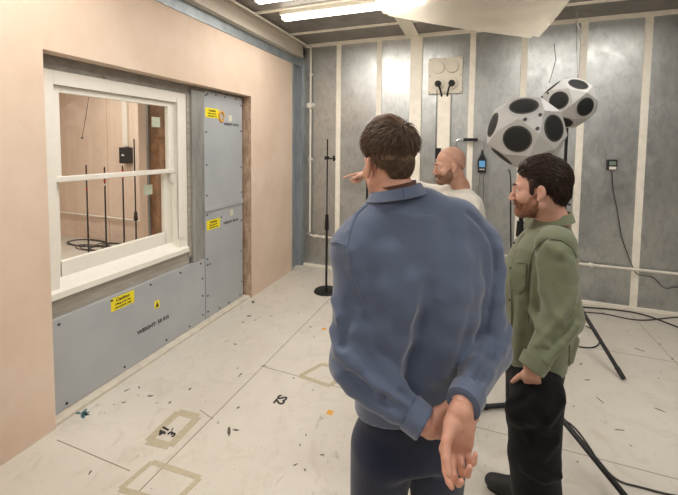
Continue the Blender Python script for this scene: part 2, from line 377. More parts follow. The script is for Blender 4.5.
# ------------------------------------------------------------------ second room behind the window
X2 = -8.2; Y2 = 4.58
MB().box(X2, -3, -.1, -2.62, Y2, 0).build('floor_beyond', 'floor', kind='structure')
MB().box(X2, Y2, 0, -2.62, Y2+.1, ZC).build('wall_beyond', 'plaster', kind='structure')
MB().box(X2-.1, -3, 0, X2, Y2+.1, ZC).build('wall_far', 'plaster', kind='structure')
MB().box(X2, -3.1, 0, -2.62, -3, ZC).build('wall_near_beyond', 'plaster', kind='structure')
MB().box(X2, -3, ZC, -2.62, Y2+.1, ZC+.1).build('ceiling_beyond', 'plaster', kind='structure')
b = MB(); b.box(-3.0, 2.60, 0, -2.86, Y2, ZC); b.box(-3.0, OY0-.2, 0, -2.62, 2.6, .72); b.box(-3.0, OY0-.2, 2.4, -2.62, 2.6, ZC); b.box(-3.0, -3, 0, -2.62, OY0-.15, ZC)
b.build('wall_leaf', 'plaster', kind='structure')
MB().box(-2.86, 2.60, .72, -2.62, 2.70, 2.4).build('trim_%d' % nt, 'brown_wood', kind='structure'); nt += 1
MB().box(-2.885, 2.585, .72, -2.86, 2.605, 2.4).build('trim_%d' % nt, 'post', kind='structure'); nt += 1
# plaster pilasters
for x in (-4.30, -6.1): MB().box(x-.10, Y2-.02, 0, x+.10, Y2, ZC).build('trim_%d' % nt, 'plaster', kind='structure'); nt += 1
m = MB(); m.tube([(-8.1, Y2-.045, .457), (-4.95, Y2-.045, .457), (-4.9, Y2-.045, .43), (-3.15, Y2-.045, .43)], .018, 8)
tag(m.build('wall_pipe', 'pipe', smooth=True), 'cream pipe low along the wall of the room behind the window', 'pipe')
xt = onY(126.5, 120, Y2)[0]
tag(MB().box(xt-.055, Y2-.04, 1.7, xt+.055, Y2, 3.1, .003).build('cable_trunking', 'pipe'), 'white vertical trunking above black box seen through the window', 'trunking')
bx = onY(126.5, 155, Y2-.05)
t_ = thing('wall_speaker', 'black box on the wall seen through the window', 'speaker', (bx[0], Y2, bx[2]))
MB().box(bx[0]-.09, Y2-.12, bx[2]-.14, bx[0]+.09, Y2-.0, bx[2]+.13, .008).build('cabinet', 'device', t_)
MB().box(bx[0]-.03, Y2-.1225, bx[2]-.012, bx[0]+.03, Y2-.12, bx[2]+.004).poly([(bx[0]-.012, Y2-.1225, bx[2]+.004), (bx[0]+.012, Y2-.1225, bx[2]+.004), (bx[0], Y2-.1225, bx[2]+.025)], (0, .0025, 0)).build('maker_mark', 'pipe', t_)
m = MB(); ps = [(-5.45+.5*i, 0, 0) for i in range(3)]
def stand2(px, pytop, base, lab, thick=.012, red=None, grip=None):
    p0 = np.array([*base, 0.]); zt = onY(px, pytop, base[1])[2]
    t = thing('microphone_stand', lab, 'stand', p0, 'stands behind the window')
    m = MB(); m.cyl(p0+[0, 0, .02], (base[0], base[1], zt), thick, thick*.8, 8); m.build('pole', 'black', t, smooth=True)
    m = MB(); m.cyl(p0, p0+[0, 0, .02], .10, .09, 20); m.build('base', 'black', t, smooth=True)
    for z, mt in (red or []): MB().cyl((base[0], base[1], z-.014), (base[0], base[1], z+.014), thick+.004, None, 8).build('tape_band', mt, t)
    if grip: MB().cyl((base[0], base[1], grip-.07), (base[0], base[1], grip+.07), .032, .022, 10).build('clutch', 'black', t, smooth=True)
def base_at(px, Y): d = ray(px, 230); return (d[0]*Y/d[1], Y)
stand2(86, 165, base_at(88, 3.7), 'leftmost of four black stands seen through the window', red=[(1.08, 'red')])
stand2(105, 167, base_at(106, 3.78), 'second black stand from the left seen through the window', red=[(1.15, 'pipe'), (1.2, 'red')])
stand2(123.5, 166, base_at(124, 3.86), 'third black stand from the left with red and white bands, seen through the window', red=[(1.36, 'red'), (1.31, 'pipe'), (1.26, 'red')])
stand2(132.5, 139, base_at(136, 4.2), 'tallest black stand seen through the window, with a thick clutch', red=[(1.3, 'red')], grip=.62)
cb = MB()
for k in range(9):
    c0 = onZ(85+rng.uniform(0, 45), 246+rng.uniform(-4, 8)); r_ = rng.uniform(.12, .34)
    cb.tube([(c0[0]+r_*1.3*math.cos(a)*(1+.1*math.sin(3*a+k)), c0[1]+r_*math.sin(a)*.55, .008+.004*(k % 4)) for a in np.linspace(0, 2*PI*.9, 22)], .008, 5)
tag(cb.build('coiled_cable', 'cable', smooth=True), 'tangle of black cable loops on floor behind the window', 'cable', kind='stuff')
a = onY(89, 96, 3.0); c = onY(82, 138, 3.0)
m = MB(); m.tube([(a[0], 3, ZC), a, (a+c)/2+[.004, 0, 0], c], .003, 5); m.sph(c, .012)
tag(m.build('hanging_wire', 'cable', smooth=True), 'thin dark wire hanging behind the upper left window pane', 'wire')

# ------------------------------------------------------------------ back wall services
def px_(x, y, yb=YB): return onY(x, y, yb)
m = MB(); yp = YB-.045
m.tube([(-2.19, yp, 3.125), (-2.19, yp, .52), (-2.19, yp, .47), (-2.14, yp, .457), (3.25, yp, .457)], .015, 10)
pp = thing('wall_pipe', 'thin cream pipe down the corner and along the steel back wall', 'pipe', (-2.19, yp, .0))
m.build('pipe', 'pipe', pp, smooth=True)
m = MB(); m.tube([(-2.22, YN+.1, 3.13), (-2.22, 4.69, 3.13), (-2.19, yp, 3.125)], .013, 8); m.build('pipe', 'pipe', pp, smooth=True)
for z in (2.31, 1.55, 2.75): MB().cyl((-2.19, YB, z), (-2.19, yp-.02, z), .022, .022, 12).build('clip', 'pipe', pp)
m = MB(); m.cyl((-2.19, YB, 2.31), (-2.19, YB-.09, 2.31), .045, .04, 16); m.build('junction_box', 'pipe', pp, smooth=True)
for x in (-2.10, -1.98, -1.4, -.4, .7, 1.25, 2.1, 2.6):
    m = MB(); m.cyl((x, YB-.012, .457), (x, YB-.065, .457), .020, .020, 10); m.cyl((x-.012, yp, .457), (x+.012, yp, .457), .024, None, 12); m.build('clip', 'pipe', pp, smooth=True)
m = MB(); m.cyl((-2.19, yp-.02, .50), (-2.19, yp-.07, .50), .02, .016, 10); m.box(-2.22, yp-.085, .49, -2.16, yp-.07, .51, .003); m.build('valve', 'chrome', pp)
m = MB(); m.cyl((-1.99, yp-.01, .43), (-1.99, yp-.06, .43), .016, .016, 10); m.build('valve', 'chrome', pp)
# socket plate
a = px_(429, 61); c = px_(462, 94)
sx0, sx1, sz1, sz0 = a[0], c[0], 2.85, 2.41
sp = thing('socket_plate', 'square cream plate with four round sockets high on the steel wall', 'socket', ((sx0+sx1)/2, YB, sz0))
MB().box(sx0, YB-.035, sz0, sx1, YB-.0, sz1, .003).build('plate', 'socket', sp)
cx_ = [(sx0*.70+sx1*.30), (sx0*.30+sx1*.70)]; cz_ = [2.73, 2.53]
for i, x in enumerate(cx_):
    for z in cz_:
        m = MB(); m.cyl((x, YB-.035, z), (x, YB-.055, z), .075, .07, 28); m.cyl((x, YB-.055, z), (x, YB-.060, z), .045, .045, 20)
        for k in range(6): m.sph((x+.06*math.cos(k*PI/3+.3), YB-.056, z+.06*math.sin(k*PI/3+.3)), .006, seg=6)
        m.build('socket', 'socket', sp, smooth=True)
for k in range(8):
    x = [sx0+.02, (sx0+sx1)/2, sx1-.02, sx0+.02, sx1-.02, sx0+.02, (sx0+sx1)/2, sx1-.02][k]; z = [sz1-.02]*3+[(sz0+sz1)/2]*2+[sz0+.02]*3
    MB().sph((x, YB-.036, z[k]), .007, seg=6).build('screw', 'screw', sp)
xm = (cx_[0]+cx_[1])/2
for i, x in enumerate(cx_):
    pl = thing('plug', ('left' if i == 0 else 'right')+' black plug with a short cable in the lower row of wall sockets', 'plug', (x, YB-.06, 2.53), 'plugs in the socket plate')
    m = MB(); m.cyl((x, YB-.06, 2.53), (x, YB-.12, 2.53), .040, .030, 16); m.build('plug_body', 'rubber', pl, smooth=True)
    m = MB(); m.tube([(x, YB-.115, 2.53), (x+(xm-x)*.3, YB-.12, 2.48), (x+(xm-x)*.55, YB-.08, 2.405), (x+(xm-x)*.6, YB-.05, 2.37)], .011, 8, 2); m.build('cable', 'rubber', pl, smooth=True)
tag(MB().box(xm-.075, YB-.06, .5, xm+.075, YB-.001, 2.395, .004).build('cable_trunking', 'batten'), 'wide cream trunking down from the socket plate on back wall', 'trunking')
m = MB(); m.tube([(cx_[0]-.012, YB-.05, 2.45), (cx_[0]-.015, YB-.03, 2.2), (cx_[0]-.01, YB-.02, 1.2)], .004, 6)
tag(m.build('thin_wire', 'grey_cable', smooth=True), 'thin grey wire hanging beside the wide cream trunking', 'wire')
# bracket with handheld meter
a = px_(466, 139.5, YB-.08); c = px_(476, 140.5, YB-.08)
br = thing('wall_bracket', 'black and silver bar bracket fixed across a cream batten', 'bracket', (a[0], YB, a[2]))
MB().box(a[0]-.03, YB-.10, a[2]-.02, c[0]+.02, YB-.06, a[2]+.016, .004).build('grip', 'black', br)
m = MB(); m.box(-.08, YB-.07, a[2]-.015, -.03, YB-.01, a[2]+.01)
m.tube([(a[0]-.03, YB-.08, a[2]), (a[0]-.09, YB-.08, a[2]), (a[0]-.12, YB-.08, a[2]-.03), (a[0]-.12, YB-.08, a[2]-.14)], .009, 8, 2)
e = px_(483, 152, YB-.08)
m.tube([(c[0]+.02, YB-.08, a[2]), (c[0]+.07, YB-.08, a[2]), (e[0]-.005, YB-.08, a[2]-.04), (e[0], YB-.08, a[2]-.11)], .009, 8, 2)
m.build('arm', 'chrome', br, smooth=True)
e0 = px_(482.5, 151.5, YB-.08); e1 = px_(482.5, 173, YB-.08)
sl = thing('sound_level_meter', 'black handheld meter with lit blue screen hanging on the steel wall', 'meter', (e0[0], YB-.08, e1[2]))
m = MB(); x = e0[0]
m.poly([(x-.045, YB-.06, e1[2]), (x+.045, YB-.06, e1[2]), (x+.05, YB-.06, e1[2]+.15), (x+.018, YB-.06, e1[2]+.22), (x-.018, YB-.06, e1[2]+.22), (x-.05, YB-.06, e1[2]+.15)], (0, .0595, 0))
m.cyl((x, YB-.03, e1[2]+.22), (x, YB-.03, e0[2]+.02), .016, .008, 12); m.build('case', 'device', sl)
MB().box(x-.033, YB-.064, e1[2]+.07, x+.033, YB-.06, e1[2]+.145).build('screen', 'screen', sl)
for dx in (-.02, 0, .02): MB().box(x+dx-.007, YB-.063, e1[2]+.035, x+dx+.007, YB-.06, e1[2]+.048).build('button', 'pipe', sl)
m = MB(); m.tube([(x-.02, YB-.075, e1[2]+.005), (x-.035, YB-.07, e1[2]-.3), (x-.02, YB-.085, e1[2]-.9), (x-.03, YB-.085, .06)], .005, 6, 2)
m.tube([(x+.02, YB-.075, e1[2]+.005), (x+.03, YB-.07, e1[2]-.3), (x+.015, YB-.085, e1[2]-.9), (x+.03, YB-.085, .06)], .005, 6, 2); m.build('cable', 'grey_cable', sl, smooth=True)
# small wall device at right with its cable
a = px_(612.5, 159.5, YB-.03); c = px_(612.5, 170, YB-.03)
dv = thing('wall_thermometer', 'small dark boxed device with a pale display on the right of the steel wall', 'device', (a[0], YB, c[2]))
MB().box(a[0]-.045, YB-.04, c[2], a[0]+.045, YB-.0, a[2], .005).build('case', 'device', dv)
zz = (a[2]+c[2])/2
MB().box(a[0]-.03, YB-.043, zz-.005, a[0]+.03, YB-.04, a[2]-.02).build('display', 'lcd', dv)
MB().box(a[0]-.03, YB-.043, c[2]+.006, a[0]+.035, YB-.04, zz-.02).build('label_strip', 'pipe', dv)
pts = [(612, 171), (613, 190), (618, 212), (621, 235), (626, 250), (633, 268), (636, 274)]
m = MB(); m.tube([px_(x, y, YB-.02) for x, y in pts]+[px_(644, 276, YB-.03), px_(655, 277, YB-.02), px_(664, 290, YB-.02), px_(678, 286, YB-.02), px_(700, 295, YB-.02)], .004, 5, 2)
m.build('cable', 'cable', dv, smooth=True)
# stands in front of back wall, left
fb = onZ(321, 290.5)
st = thing('microphone_stand', 'black microphone stand with round base in front of the steel back wall', 'stand', fb)
zt = at(327, 139, 4.7); X0, Y0 = fb[0]+.03, fb[1]
top = onY(327, 139, Y0)[2]; x0 = onY(327, 200, Y0)[0]
m = MB(); m.cyl((x0, Y0, 0), (x0, Y0, .018), .15, .14, 28); m.cyl((x0, Y0, .018), (x0, Y0, .05), .03, .02, 14); m.build('base', 'black', st, smooth=True)
m = MB(); zc = onY(327, 222, Y0)[2]
m.cyl((x0, Y0, .03), (x0, Y0, zc), .014, None, 10); m.build('lower_tube', 'black', st, smooth=True)
m = MB(); m.cyl((x0, Y0, zc), (x0, Y0, top), .0085, None, 8); m.build('upper_tube', 'black', st, smooth=True)
m = MB(); m.cyl((x0, Y0, zc-.09), (x0, Y0, zc+.09), .028, .02, 12); m.build('clutch', 'black', st, smooth=True)
zk = onY(330, 158, Y0)[2]
m = MB(); m.box(x0-.03, Y0-.02, zk-.02, x0+.02, Y0+.02, zk+.02, .004); m.cyl((x0, Y0, zk), (x0+.11, Y0-.02, zk-.01), .009, None, 8); m.cyl((x0+.09, Y0-.02, zk-.035), (x0+.09, Y0-.02, zk+.03), .014, None, 8); m.build('clamp', 'black', st)
b2 = (onY(367, 200, 3.9)[0], 3.9); top = onY(367, 178, 3.9)[2]
st = thing('microphone_stand', 'plain black stand standing behind the man in the blue jacket', 'stand', (*b2, 0))
m = MB(); m.cyl((*b2, 0), (*b2, .018), .15, .14, 28); m.build('base', 'black', st, smooth=True)
m = MB(); m.cyl((*b2, .018), (*b2, top), .012, None, 10); m.build('pole', 'black', st, smooth=True)
b2 = (onY(437, 200, 4.2)[0], 4.2); top = onY(437, 148, 4.2)[2]
st = thing('microphone_stand', 'black stand whose tip shows left of the bald man', 'stand', (*b2, 0))
m = MB(); m.cyl((*b2, 0), (*b2, .018), .15, .14, 28); m.build('base', 'black', st, smooth=True)
m = MB(); m.cyl((*b2, .018), (*b2, top-.1), .012, None, 10); m.build('pole', 'black', st, smooth=True)
m = MB(); m.box(b2[0]-.03, b2[1]-.03, top-.12, b2[0]+.03, b2[1]+.03, top, .006); m.build('head_block', 'black', st)

# ------------------------------------------------------------------ ceiling lights
def fitting(xa, xb, y, lab, zt=ZC-.03):
    t = thing('tube_light', lab, 'light', ((xa+xb)/2, y, zt), 'tube lights on the ceiling')
    MB().box(xa, y-.05, zt-.02, xb, y+.05, zt+.018, .004).build('housing', 'pipe', t)
    MB().box(xa+.02, y-.045, zt-.065, xb-.02, y+.045, zt-.02, .018).build('diffuser', 'tube', t, smooth=True)
fitting(-1.98, -.45, 3.52, 'lit tube light on the ceiling nearest the steel back wall')
fitting(-1.98, -.45, 3.02, 'lit tube light on the ceiling just cut by the top of the photo')
fitting(.5, 2.0, 3.5, 'tube light on the ceiling above the speakers')
for i, (x, y, l) in enumerate([(-1.3, 1.2, 'left of the camera'), (1.6, 1.2, 'right of the camera'), (-1.3, -1.2, 'behind on the left'), (1.6, -1.2, 'behind on the right')]):
    fitting(x-.75, x+.75, y, 'tube light on the ceiling '+l)
# hanging curved acrylic reflector
A_ = at(372, -10, 3.35); A1 = at(384, 15, 3.25); B_ = at(537, 39, 2.9); C_ = at(612, -66, 2.1); D_ = at(352, -60, 2.6)
rf = thing('acoustic_reflector', 'curved translucent cream sheet hanging under the ceiling', 'reflector', (A1+B_)/2)
bm = bmesh.new(); N_ = 28; V = []
for i in range(N_+1):
    row = []; u = i/N_
    for j in range(N_+1):
        v = j/N_
        p = (A1*(1-u)+B_*u)*(1-v) + (D_*(1-u)+C_*u)*v
        p = p + np.array([0, 0, -.012*math.sin(PI*u) - .05*math.sin(PI*v)])
        # rounded corners
        row.append(bm.verts.new(p))
    V.append(row)
for i in range(N_):
    for j in range(N_):
        if (i, j) in ((0, 0), (N_-1, 0)): continue
        bm.faces.new((V[i][j], V[i+1][j], V[i+1][j+1], V[i][j+1]))
for v in list(bm.verts):
    if not v.link_faces: bm.verts.remove(v)
bmesh.ops.solidify(bm, geom=bm.faces[:], thickness=.006)
m = MB(); m.bm.free(); m.bm = bm; m.build('sheet', 'acrylic', rf, smooth=True)
for q in (V,): pass
for (u, v) in ((.12, .1), (.9, .08), (.5, .9)):
    p = (A1*(1-u)+B_*u)*(1-v) + (D_*(1-u)+C_*u)*v; p[2] -= .012*math.sin(PI*u)+.05*math.sin(PI*v)
    MB().cyl(p, (p[0], p[1], ZC), .0025, None, 6).build('suspension_wire', 'chrome', rf)
# chain from ceiling at right
p0 = onY(577, 9, 4.45); x, y = p0[0], 4.45
ch = thing('hanging_chain', 'short metal chain and thin hooked wire hanging from the ceiling above the speakers', 'chain', (x, y, ZC))
m = MB(); z = ZC
while z > p0[2]-.13:
    m.tube([(x+.008*math.cos(a), y+.004*math.sin(a), z-.018+.018*math.sin(a)) for a in np.linspace(0, 2*PI, 9)], .003, 5); z -= .028
m.build('links', 'chrome', ch, smooth=True)
e = onY(585, 46, 4.45); f_ = onY(583, 35, 4.45)
m = MB(); m.tube([(x, y, z+.02), f_, e, e+[-.02, 0, .015]], .004, 6); m.build('hook', 'chrome', ch, smooth=True)
g1 = onY(576.5, 42, 4.45); g2 = onY(579, 110, 4.45)
m = MB(); m.tube([(x, y, z+.02), g1, g2], .0025, 5); m.build('wire', 'grey_cable', ch, smooth=True)

# ------------------------------------------------------------------ dodecahedral speakers
phi = (1+5**.5)/2
def ico():
    v = []
    for a in (-1, 1):
        for b_ in (-phi, phi): v += [(0, a, b_), (a, b_, 0), (b_, 0, a)]
    v = np.array(v, float); return v/np.linalg.norm(v, axis=1)[:, None]
def frame(a, b_):
    a = a/np.linalg.norm(a); b_ = b_-a*(a@b_); b_ /= np.linalg.norm(b_); return np.array([a, b_, np.cross(a, b_)]).T
def speaker(center, R_, n1, n2, lab, handles):
    sp = thing('dodecahedron_speaker', lab, 'speaker', center, 'many-sided loudspeakers')
    N0 = ico(); i0 = 0; d = N0@N0[0]; i1 = [i for i in range(12) if abs(d[i]-.4472) < .01][0]
    vd = (center-EYE)/np.linalg.norm(center-EYE); vr = np.cross(vd, [0, 0, 1]); vr /= np.linalg.norm(vr); vu = np.cross(vr, vd)
    def cw(v): return v[0]*vr + v[1]*vu - v[2]*vd
    W = frame(cw(np.array(n1)), cw(np.array(n2))); L = frame(N0[0], N0[i1]); Rm = W@L.T
    nrm = N0@Rm.T; a = R_/phi; rf_ = 1.376*a
    pairs = [(i, j) for i in range(12) for j in range(i) if abs(nrm[i]@nrm[j]-.4472) < .01]
    mids = {p: (nrm[p[0]]+nrm[p[1]])/np.linalg.norm(nrm[p[0]]+nrm[p[1]])*R_ for p in pairs}
    bm = bmesh.new()
    for q in mids.values(): bm.verts.new(Vector(center+q))
    bmesh.ops.convex_hull(bm, input=bm.verts[:])
    bmesh.ops.dissolve_limit(bm, angle_limit=.02, verts=bm.verts[:], edges=bm.edges[:])
    bmesh.ops.bevel(bm, geom=bm.edges[:], offset=.002, segments=1, affect='EDGES')
    m = MB(); m.bm.free(); m.bm = bm; m.build('shell', 'speaker_shell', sp)
    for n in nrm:
        c = center+n*rf_; r = a*.688*.79
        m = MB(); m.cyl(c-n*.004, c+n*.0045, r*1.04, r, 40); dr = m.build('driver', 'driver_dark', sp, smooth=True)
        m = MB(); q = Vector(n).to_track_quat('Z', 'Y').to_matrix().to_4x4(); q.translation = Vector(c+n*.003)
        m.bm.free(); m.bm = bmesh.new(); bmesh.ops.create_uvsphere(m.bm, u_segments=32, v_segments=12, radius=r*.93, matrix=q @ Matrix.Diagonal((1, 1, .09, 1)))
        m.build('mesh_grille', 'driver', dr, smooth=True)
    tris = [(i, j, k) for i in range(12) for j in range(i) for k in range(j) if abs(nrm[i]@nrm[j]-.4472) < .01 and abs(nrm[k]@nrm[j]-.4472) < .01 and abs(nrm[i]@nrm[k]-.4472) < .01]
    tris.sort(key=lambda t: -((nrm[t[0]]+nrm[t[1]]+nrm[t[2]]) @ cw(np.array(handles))))
    for tr_ in tris[:1]+tris[-1:]:
        tn = sum(nrm[i] for i in tr_); tn /= np.linalg.norm(tn); ht = R_*.934
        for i in tr_:
            dn = nrm[i]-tn*(nrm[i]@tn); dn /= -np.linalg.norm(dn); c = center+tn*(ht)+dn*.052*R_/.25
            MB().cyl(c-tn*.004, c+tn*.009, .011, .009, 12).build('bolt', 'black', sp, smooth=True)
    return sp
S1 = at(524.5, 132.5, 2.35); S2 = at(568, 103.5, 3.4)
speaker(S1, .238, (-.19, -.19, .96), (-.06, .76, .65), 'nearer grey many-sided speaker with round black drivers, above the dark haired man', (.25, .35, .9))
speaker(S2, .240, (-.35, .15, .92), (.72, -.2, .70), 'farther grey many-sided speaker with round black drivers, on the taller stand', (-.9, .45, .3))
def tripod(S, lab, feet, hubz, topz, off=(0, 0), low=-1):
    x, y = S[0]+off[0], S[1]+off[1]
    t = thing('speaker_tripod', lab, 'stand', (x, y, 0), 'tripods under the speakers')
    m = MB(); m.cyl((x, y, max(.01, hubz-.285-(.02 if low > 0 else 0))), (x, y, 1.25), .0175, None, 14); m.build('lower_pole', 'black', t, smooth=True)
    m = MB(); m.cyl((x, y, 1.2), (x, y, topz), .0135, None, 14); m.build('upper_pole', 'black', t, smooth=True)
    m = MB(); m.cyl((x, y, 1.17), (x, y, 1.27), .028, .024, 14); m.cyl((x, y, 1.22), (x+.06, y, 1.22), .009, .012, 8); m.build('clutch', 'black', t, smooth=True)
    m = MB(); m.cyl((x, y, hubz-.05), (x, y, hubz+.04), .035, .03, 14); m.build('hub', 'black', t, smooth=True)
    zb = hubz-.24
    m = MB(); m.cyl((x, y, zb-.03), (x, y, zb+.03), .03, None, 14); m.build('brace_collar', 'black', t, smooth=True)
    for ii, (fx, fy) in enumerate(feet):
        d = Vector((fx-x, fy-y, 0)).normalized()
        a = Vector((x, y, .026 if ii == low else hubz))+d*.03; f = Vector((fx, fy, .02)); 
        m = MB(); m.cyl(a, f, .0155, None, 12); lg = m.build('leg', 'black', t, smooth=True)
        m = MB(); m.cyl(f+(a-f).normalized()*.07, f-(a-f).normalized()*.012, .019, .017, 12); m.build('foot', 'rubber', lg, smooth=True)
        if ii == low: continue
        mid = a.lerp(f, .42)
        m = MB(); m.cyl(Vector((x, y, zb))+d*.025, mid, .008, None, 8); m.build('brace', 'black', t, smooth=True)
f1 = onZ(664, 548); f2 = onZ(477, 410)
tripod(S1, 'black tripod holding the nearer speaker, behind the man in green', [(f1[0], f1[1]), (f2[0], f2[1]), (S1[0]+.35, S1[1]+.75)], .31, S1[2]-.225, (0, 0), 1)
f1 = onZ(622.6, 379.7)
tripod(S2, 'black tripod holding the farther speaker, its foot on the floor at right', [(f1[0], f1[1]), (S2[0]-.78, S2[1]-.1), (S2[0]+.2, S2[1]+.62)], .52, S2[2]-.225)
m = MB(); m.tube([S2+[-.16, 0, .2], onY(556, 60, 4.3), onY(554, 44, 4.4)], .004, 6)
tag(m.build('antenna_wire', 'grey_cable', smooth=True), 'thin upright wire rising behind the farther speaker', 'wire')
# cables
def cable(name, pix, lab, r=.006, mat='cable', z=None):
    m = MB(); m.tube([Vector(onZ(x, y, r+.001)) for x, y in pix], r, 6, 2)
    return tag(m.build(name, mat, smooth=True), lab, 'cable')
cable('floor_cable', [(545, 415), (558, 417), (572, 424), (585, 440), (600, 464), (618, 482), (640, 487), (665, 494), (700, 500)], 'thin black cable curling beside the thick tripod leg at front', .005)
cable('floor_cable', [(582, 307), (610, 309), (640, 313), (665, 322), (690, 332), (720, 345)], 'dark cable crossing the floor along the foot of the back wall', .008)
cable('floor_cable', [(583, 311.5), (610, 313), (635, 318), (655, 317), (672, 310), (690, 300), (720, 290)] if False else [(583, 312), (605, 313.5), (628, 319), (645, 320.5), (662, 318.5), (680, 316.5), (720, 320)], 'second dark cable looping nearer on the floor by the back wall', .006)
m = MB(); m.tube([S1+[-.09, -.05, -.24], at(511, 175, 2.28), at(510.5, 210, 2.27), at(511, 250, 2.3), at(512, 330, 2.33), at(514, 408, 2.35)], .005, 6, 2)
tag(m.build('speaker_cable', 'rubber', smooth=True), 'black cable hanging down from the nearer speaker', 'cable')
m = MB(); m.tube([S2+[0, 0, -.2], at(574, 170, 3.35), at(570, 240, 3.4), at(590, 318, 3.2), at(600, 336, 3.15), at(596, 348, 3.1), at(575, 350, 3.1)], .005, 6, 2)
m = MB(); m.tube([Vector(onZ(x, y, .007)) for x, y in [(572, 345), (585, 348), (597, 347), (601, 340), (596, 331), (586, 326)]], .005, 6, 2)
tag(m.build('floor_cable', 'rubber', smooth=True), 'black loop of cable at the foot of the farther tripod', 'cable')

# ------------------------------------------------------------------ floor markings
def fl(px, py): v = onZ(px, py); return Vector((v[0], v[1], 0))
def fpoly(mb, pix, h=.0009):
    mb.poly([fl(*p) for p in pix], (0, 0, h))
def outline(pix_outer, w, lab, mids=()):
    P4 = [fl(*p) for p in pix_outer]; m = MB()
    for a, c in [(0, 1), (1, 2), (2, 3), (3, 0)]:
        strip(m, P4[a][:2], P4[c][:2], w, 0, .0010+.0001*a)
    for (a, c, t0) in mids:
        strip(m, P4[a].lerp(P4[(a+1) % 4], t0)[:2], P4[c].lerp(P4[(c+1) % 4], 1-t0)[:2], w*.8, 0, .0008)
    return tag(m.build('tape_outline', 'tape_mark'), lab, 'floor marking')
outline([(148, 441), (178, 412), (198, 417), (170, 446)], .05, 'yellowed tape rectangle on the floor around the numbers')
outline([(300, 376), (322, 364), (348, 371), (330, 386)], .035, 'faint tape rectangle on the floor left of the man in blue')
outline([(120, 489), (152, 462), (200, 478), (172, 505)], .03, 'worn tape rectangle on the floor at the bottom left', )
for body, px, py, ang, size in (('3', 172.3, 434.3, 0, .095), ('1', 166, 429, 0, .095), ('4', 161.8, 433.2, 0, .095), ('S', 281.8, 397.8, 0, .10), ('2', 278.8, 402, 0, .10)):
    c = fl(px, py); c.z = .0014
    yd = fl(163, 427.3)-fl(169, 430.7); yd.z = 0; hh = yd.length; yd.normalize(); xd = Vector((yd.y, -yd.x, 0))
    if body in '134': size = hh*1.25
    if body in 'S2': pass
    names = {'3': 'black figure three inside the tape rectangle on the floor', '1': 'black figure one inside the tape rectangle on the floor', '4': 'black figure four inside the tape rectangle on the floor',
             'S': 'black letter S on the floor left of the man in blue', '2': 'black figure two on the floor beside the letter S'}
    if body in 'S2': xd = Vector(((fl(276.5, 404.5)-fl(283.5, 396.0))[:2]+(0,)) if False else (*(fl(276.5, 404.5)-fl(283.5, 396.0))[:2], 0)).normalized(); yd = Vector((-xd.y, xd.x, 0))
    o = text('floor_number' if body != 'S' else 'floor_letter', body, 'ink', None, c, xd, yd, size, .0004, loc=tuple(c), bold=.003)
    tag(o, names[body], 'floor marking', 'numbers marked on the floor')
for px, py, lab in ((330, 412.5, 'small orange tape square on the floor left of the man in blue'), (324, 329, 'small faded orange tape square farther back on the floor')):
    m = MB(); c = fl(px, py); m.box(c.x-.02, c.y-.02, 0, c.x+.02, c.y+.02, .001); tag(m.build('tape_square', 'orange'), lab, 'floor marking')
# paint chips and scuffs
M['scuff'] = simple('dark_scuff', (88, 80, 70), .8); M['blue_scrap'] = simple('blue_green_scrap', (70, 108, 116), .7)
sc = MB()
def blob(mb, c, rx, ry, ang, h=.0012, n=11):
    a0 = rng.uniform(0, 6); pts = []
    for k in range(n):
        a = 2*PI*k/n; r = 1+.35*rng.uniform(-1, 1)
        u = rx*r*math.cos(a); v = ry*r*math.sin(a); pts.append(Vector((c[0]+u*math.cos(ang)-v*math.sin(ang), c[1]+u*math.sin(ang)+v*math.cos(ang), 0)))
    mb.poly(pts, (0, 0, h))
for px, py, rx, ry in ((253, 302, .035, .018), (249, 316, .03, .012), (243, 322, .015, .008), (235, 344, .02, .006), (295, 465, .012, .004), (229, 432, .04, .008), (236, 430, .02, .008), (300, 445, .010, .004), (322, 455, .012, .004), (305, 470, .010, .004),
                       (306, 435, .009, .003), (332, 352, .03, .006), (150, 396, .02, .006), (190, 389, .012, .008), (240, 375, .03, .005), (264, 366, .02, .004), (620, 430, .03, .005), (640, 350, .04, .005), (660, 410, .03, .004), (600, 400, .03, .004), (588, 380, .02, .005)):
    c = onZ(px, py); blob(sc, c, rx, ry, rng.uniform(0, 3))
for k in range(140):
    x = rng.uniform(-2.3, 2.6); y = rng.uniform(.9, 4.6); r = rng.uniform(.003, .009); blob(sc, (x, y), r*rng.uniform(1, 2.5), r*.7, rng.uniform(0, 3), n=7)
tag(sc.build('floor_scuff', 'scuff'), 'dark chips and scuff marks worn into the pale floor', 'scuff marks', kind='stuff')
m = MB()
for k in range(7):
    c = onZ(79+rng.uniform(-6, 8), 415+rng.uniform(-4, 4)); blob(m, c, .022, .007, rng.uniform(0, 3), .003)
tag(m.build('paint_scrap', 'blue_scrap'), 'blue green scrap of paint on floor by the left wall', 'paint scrap', kind='stuff')
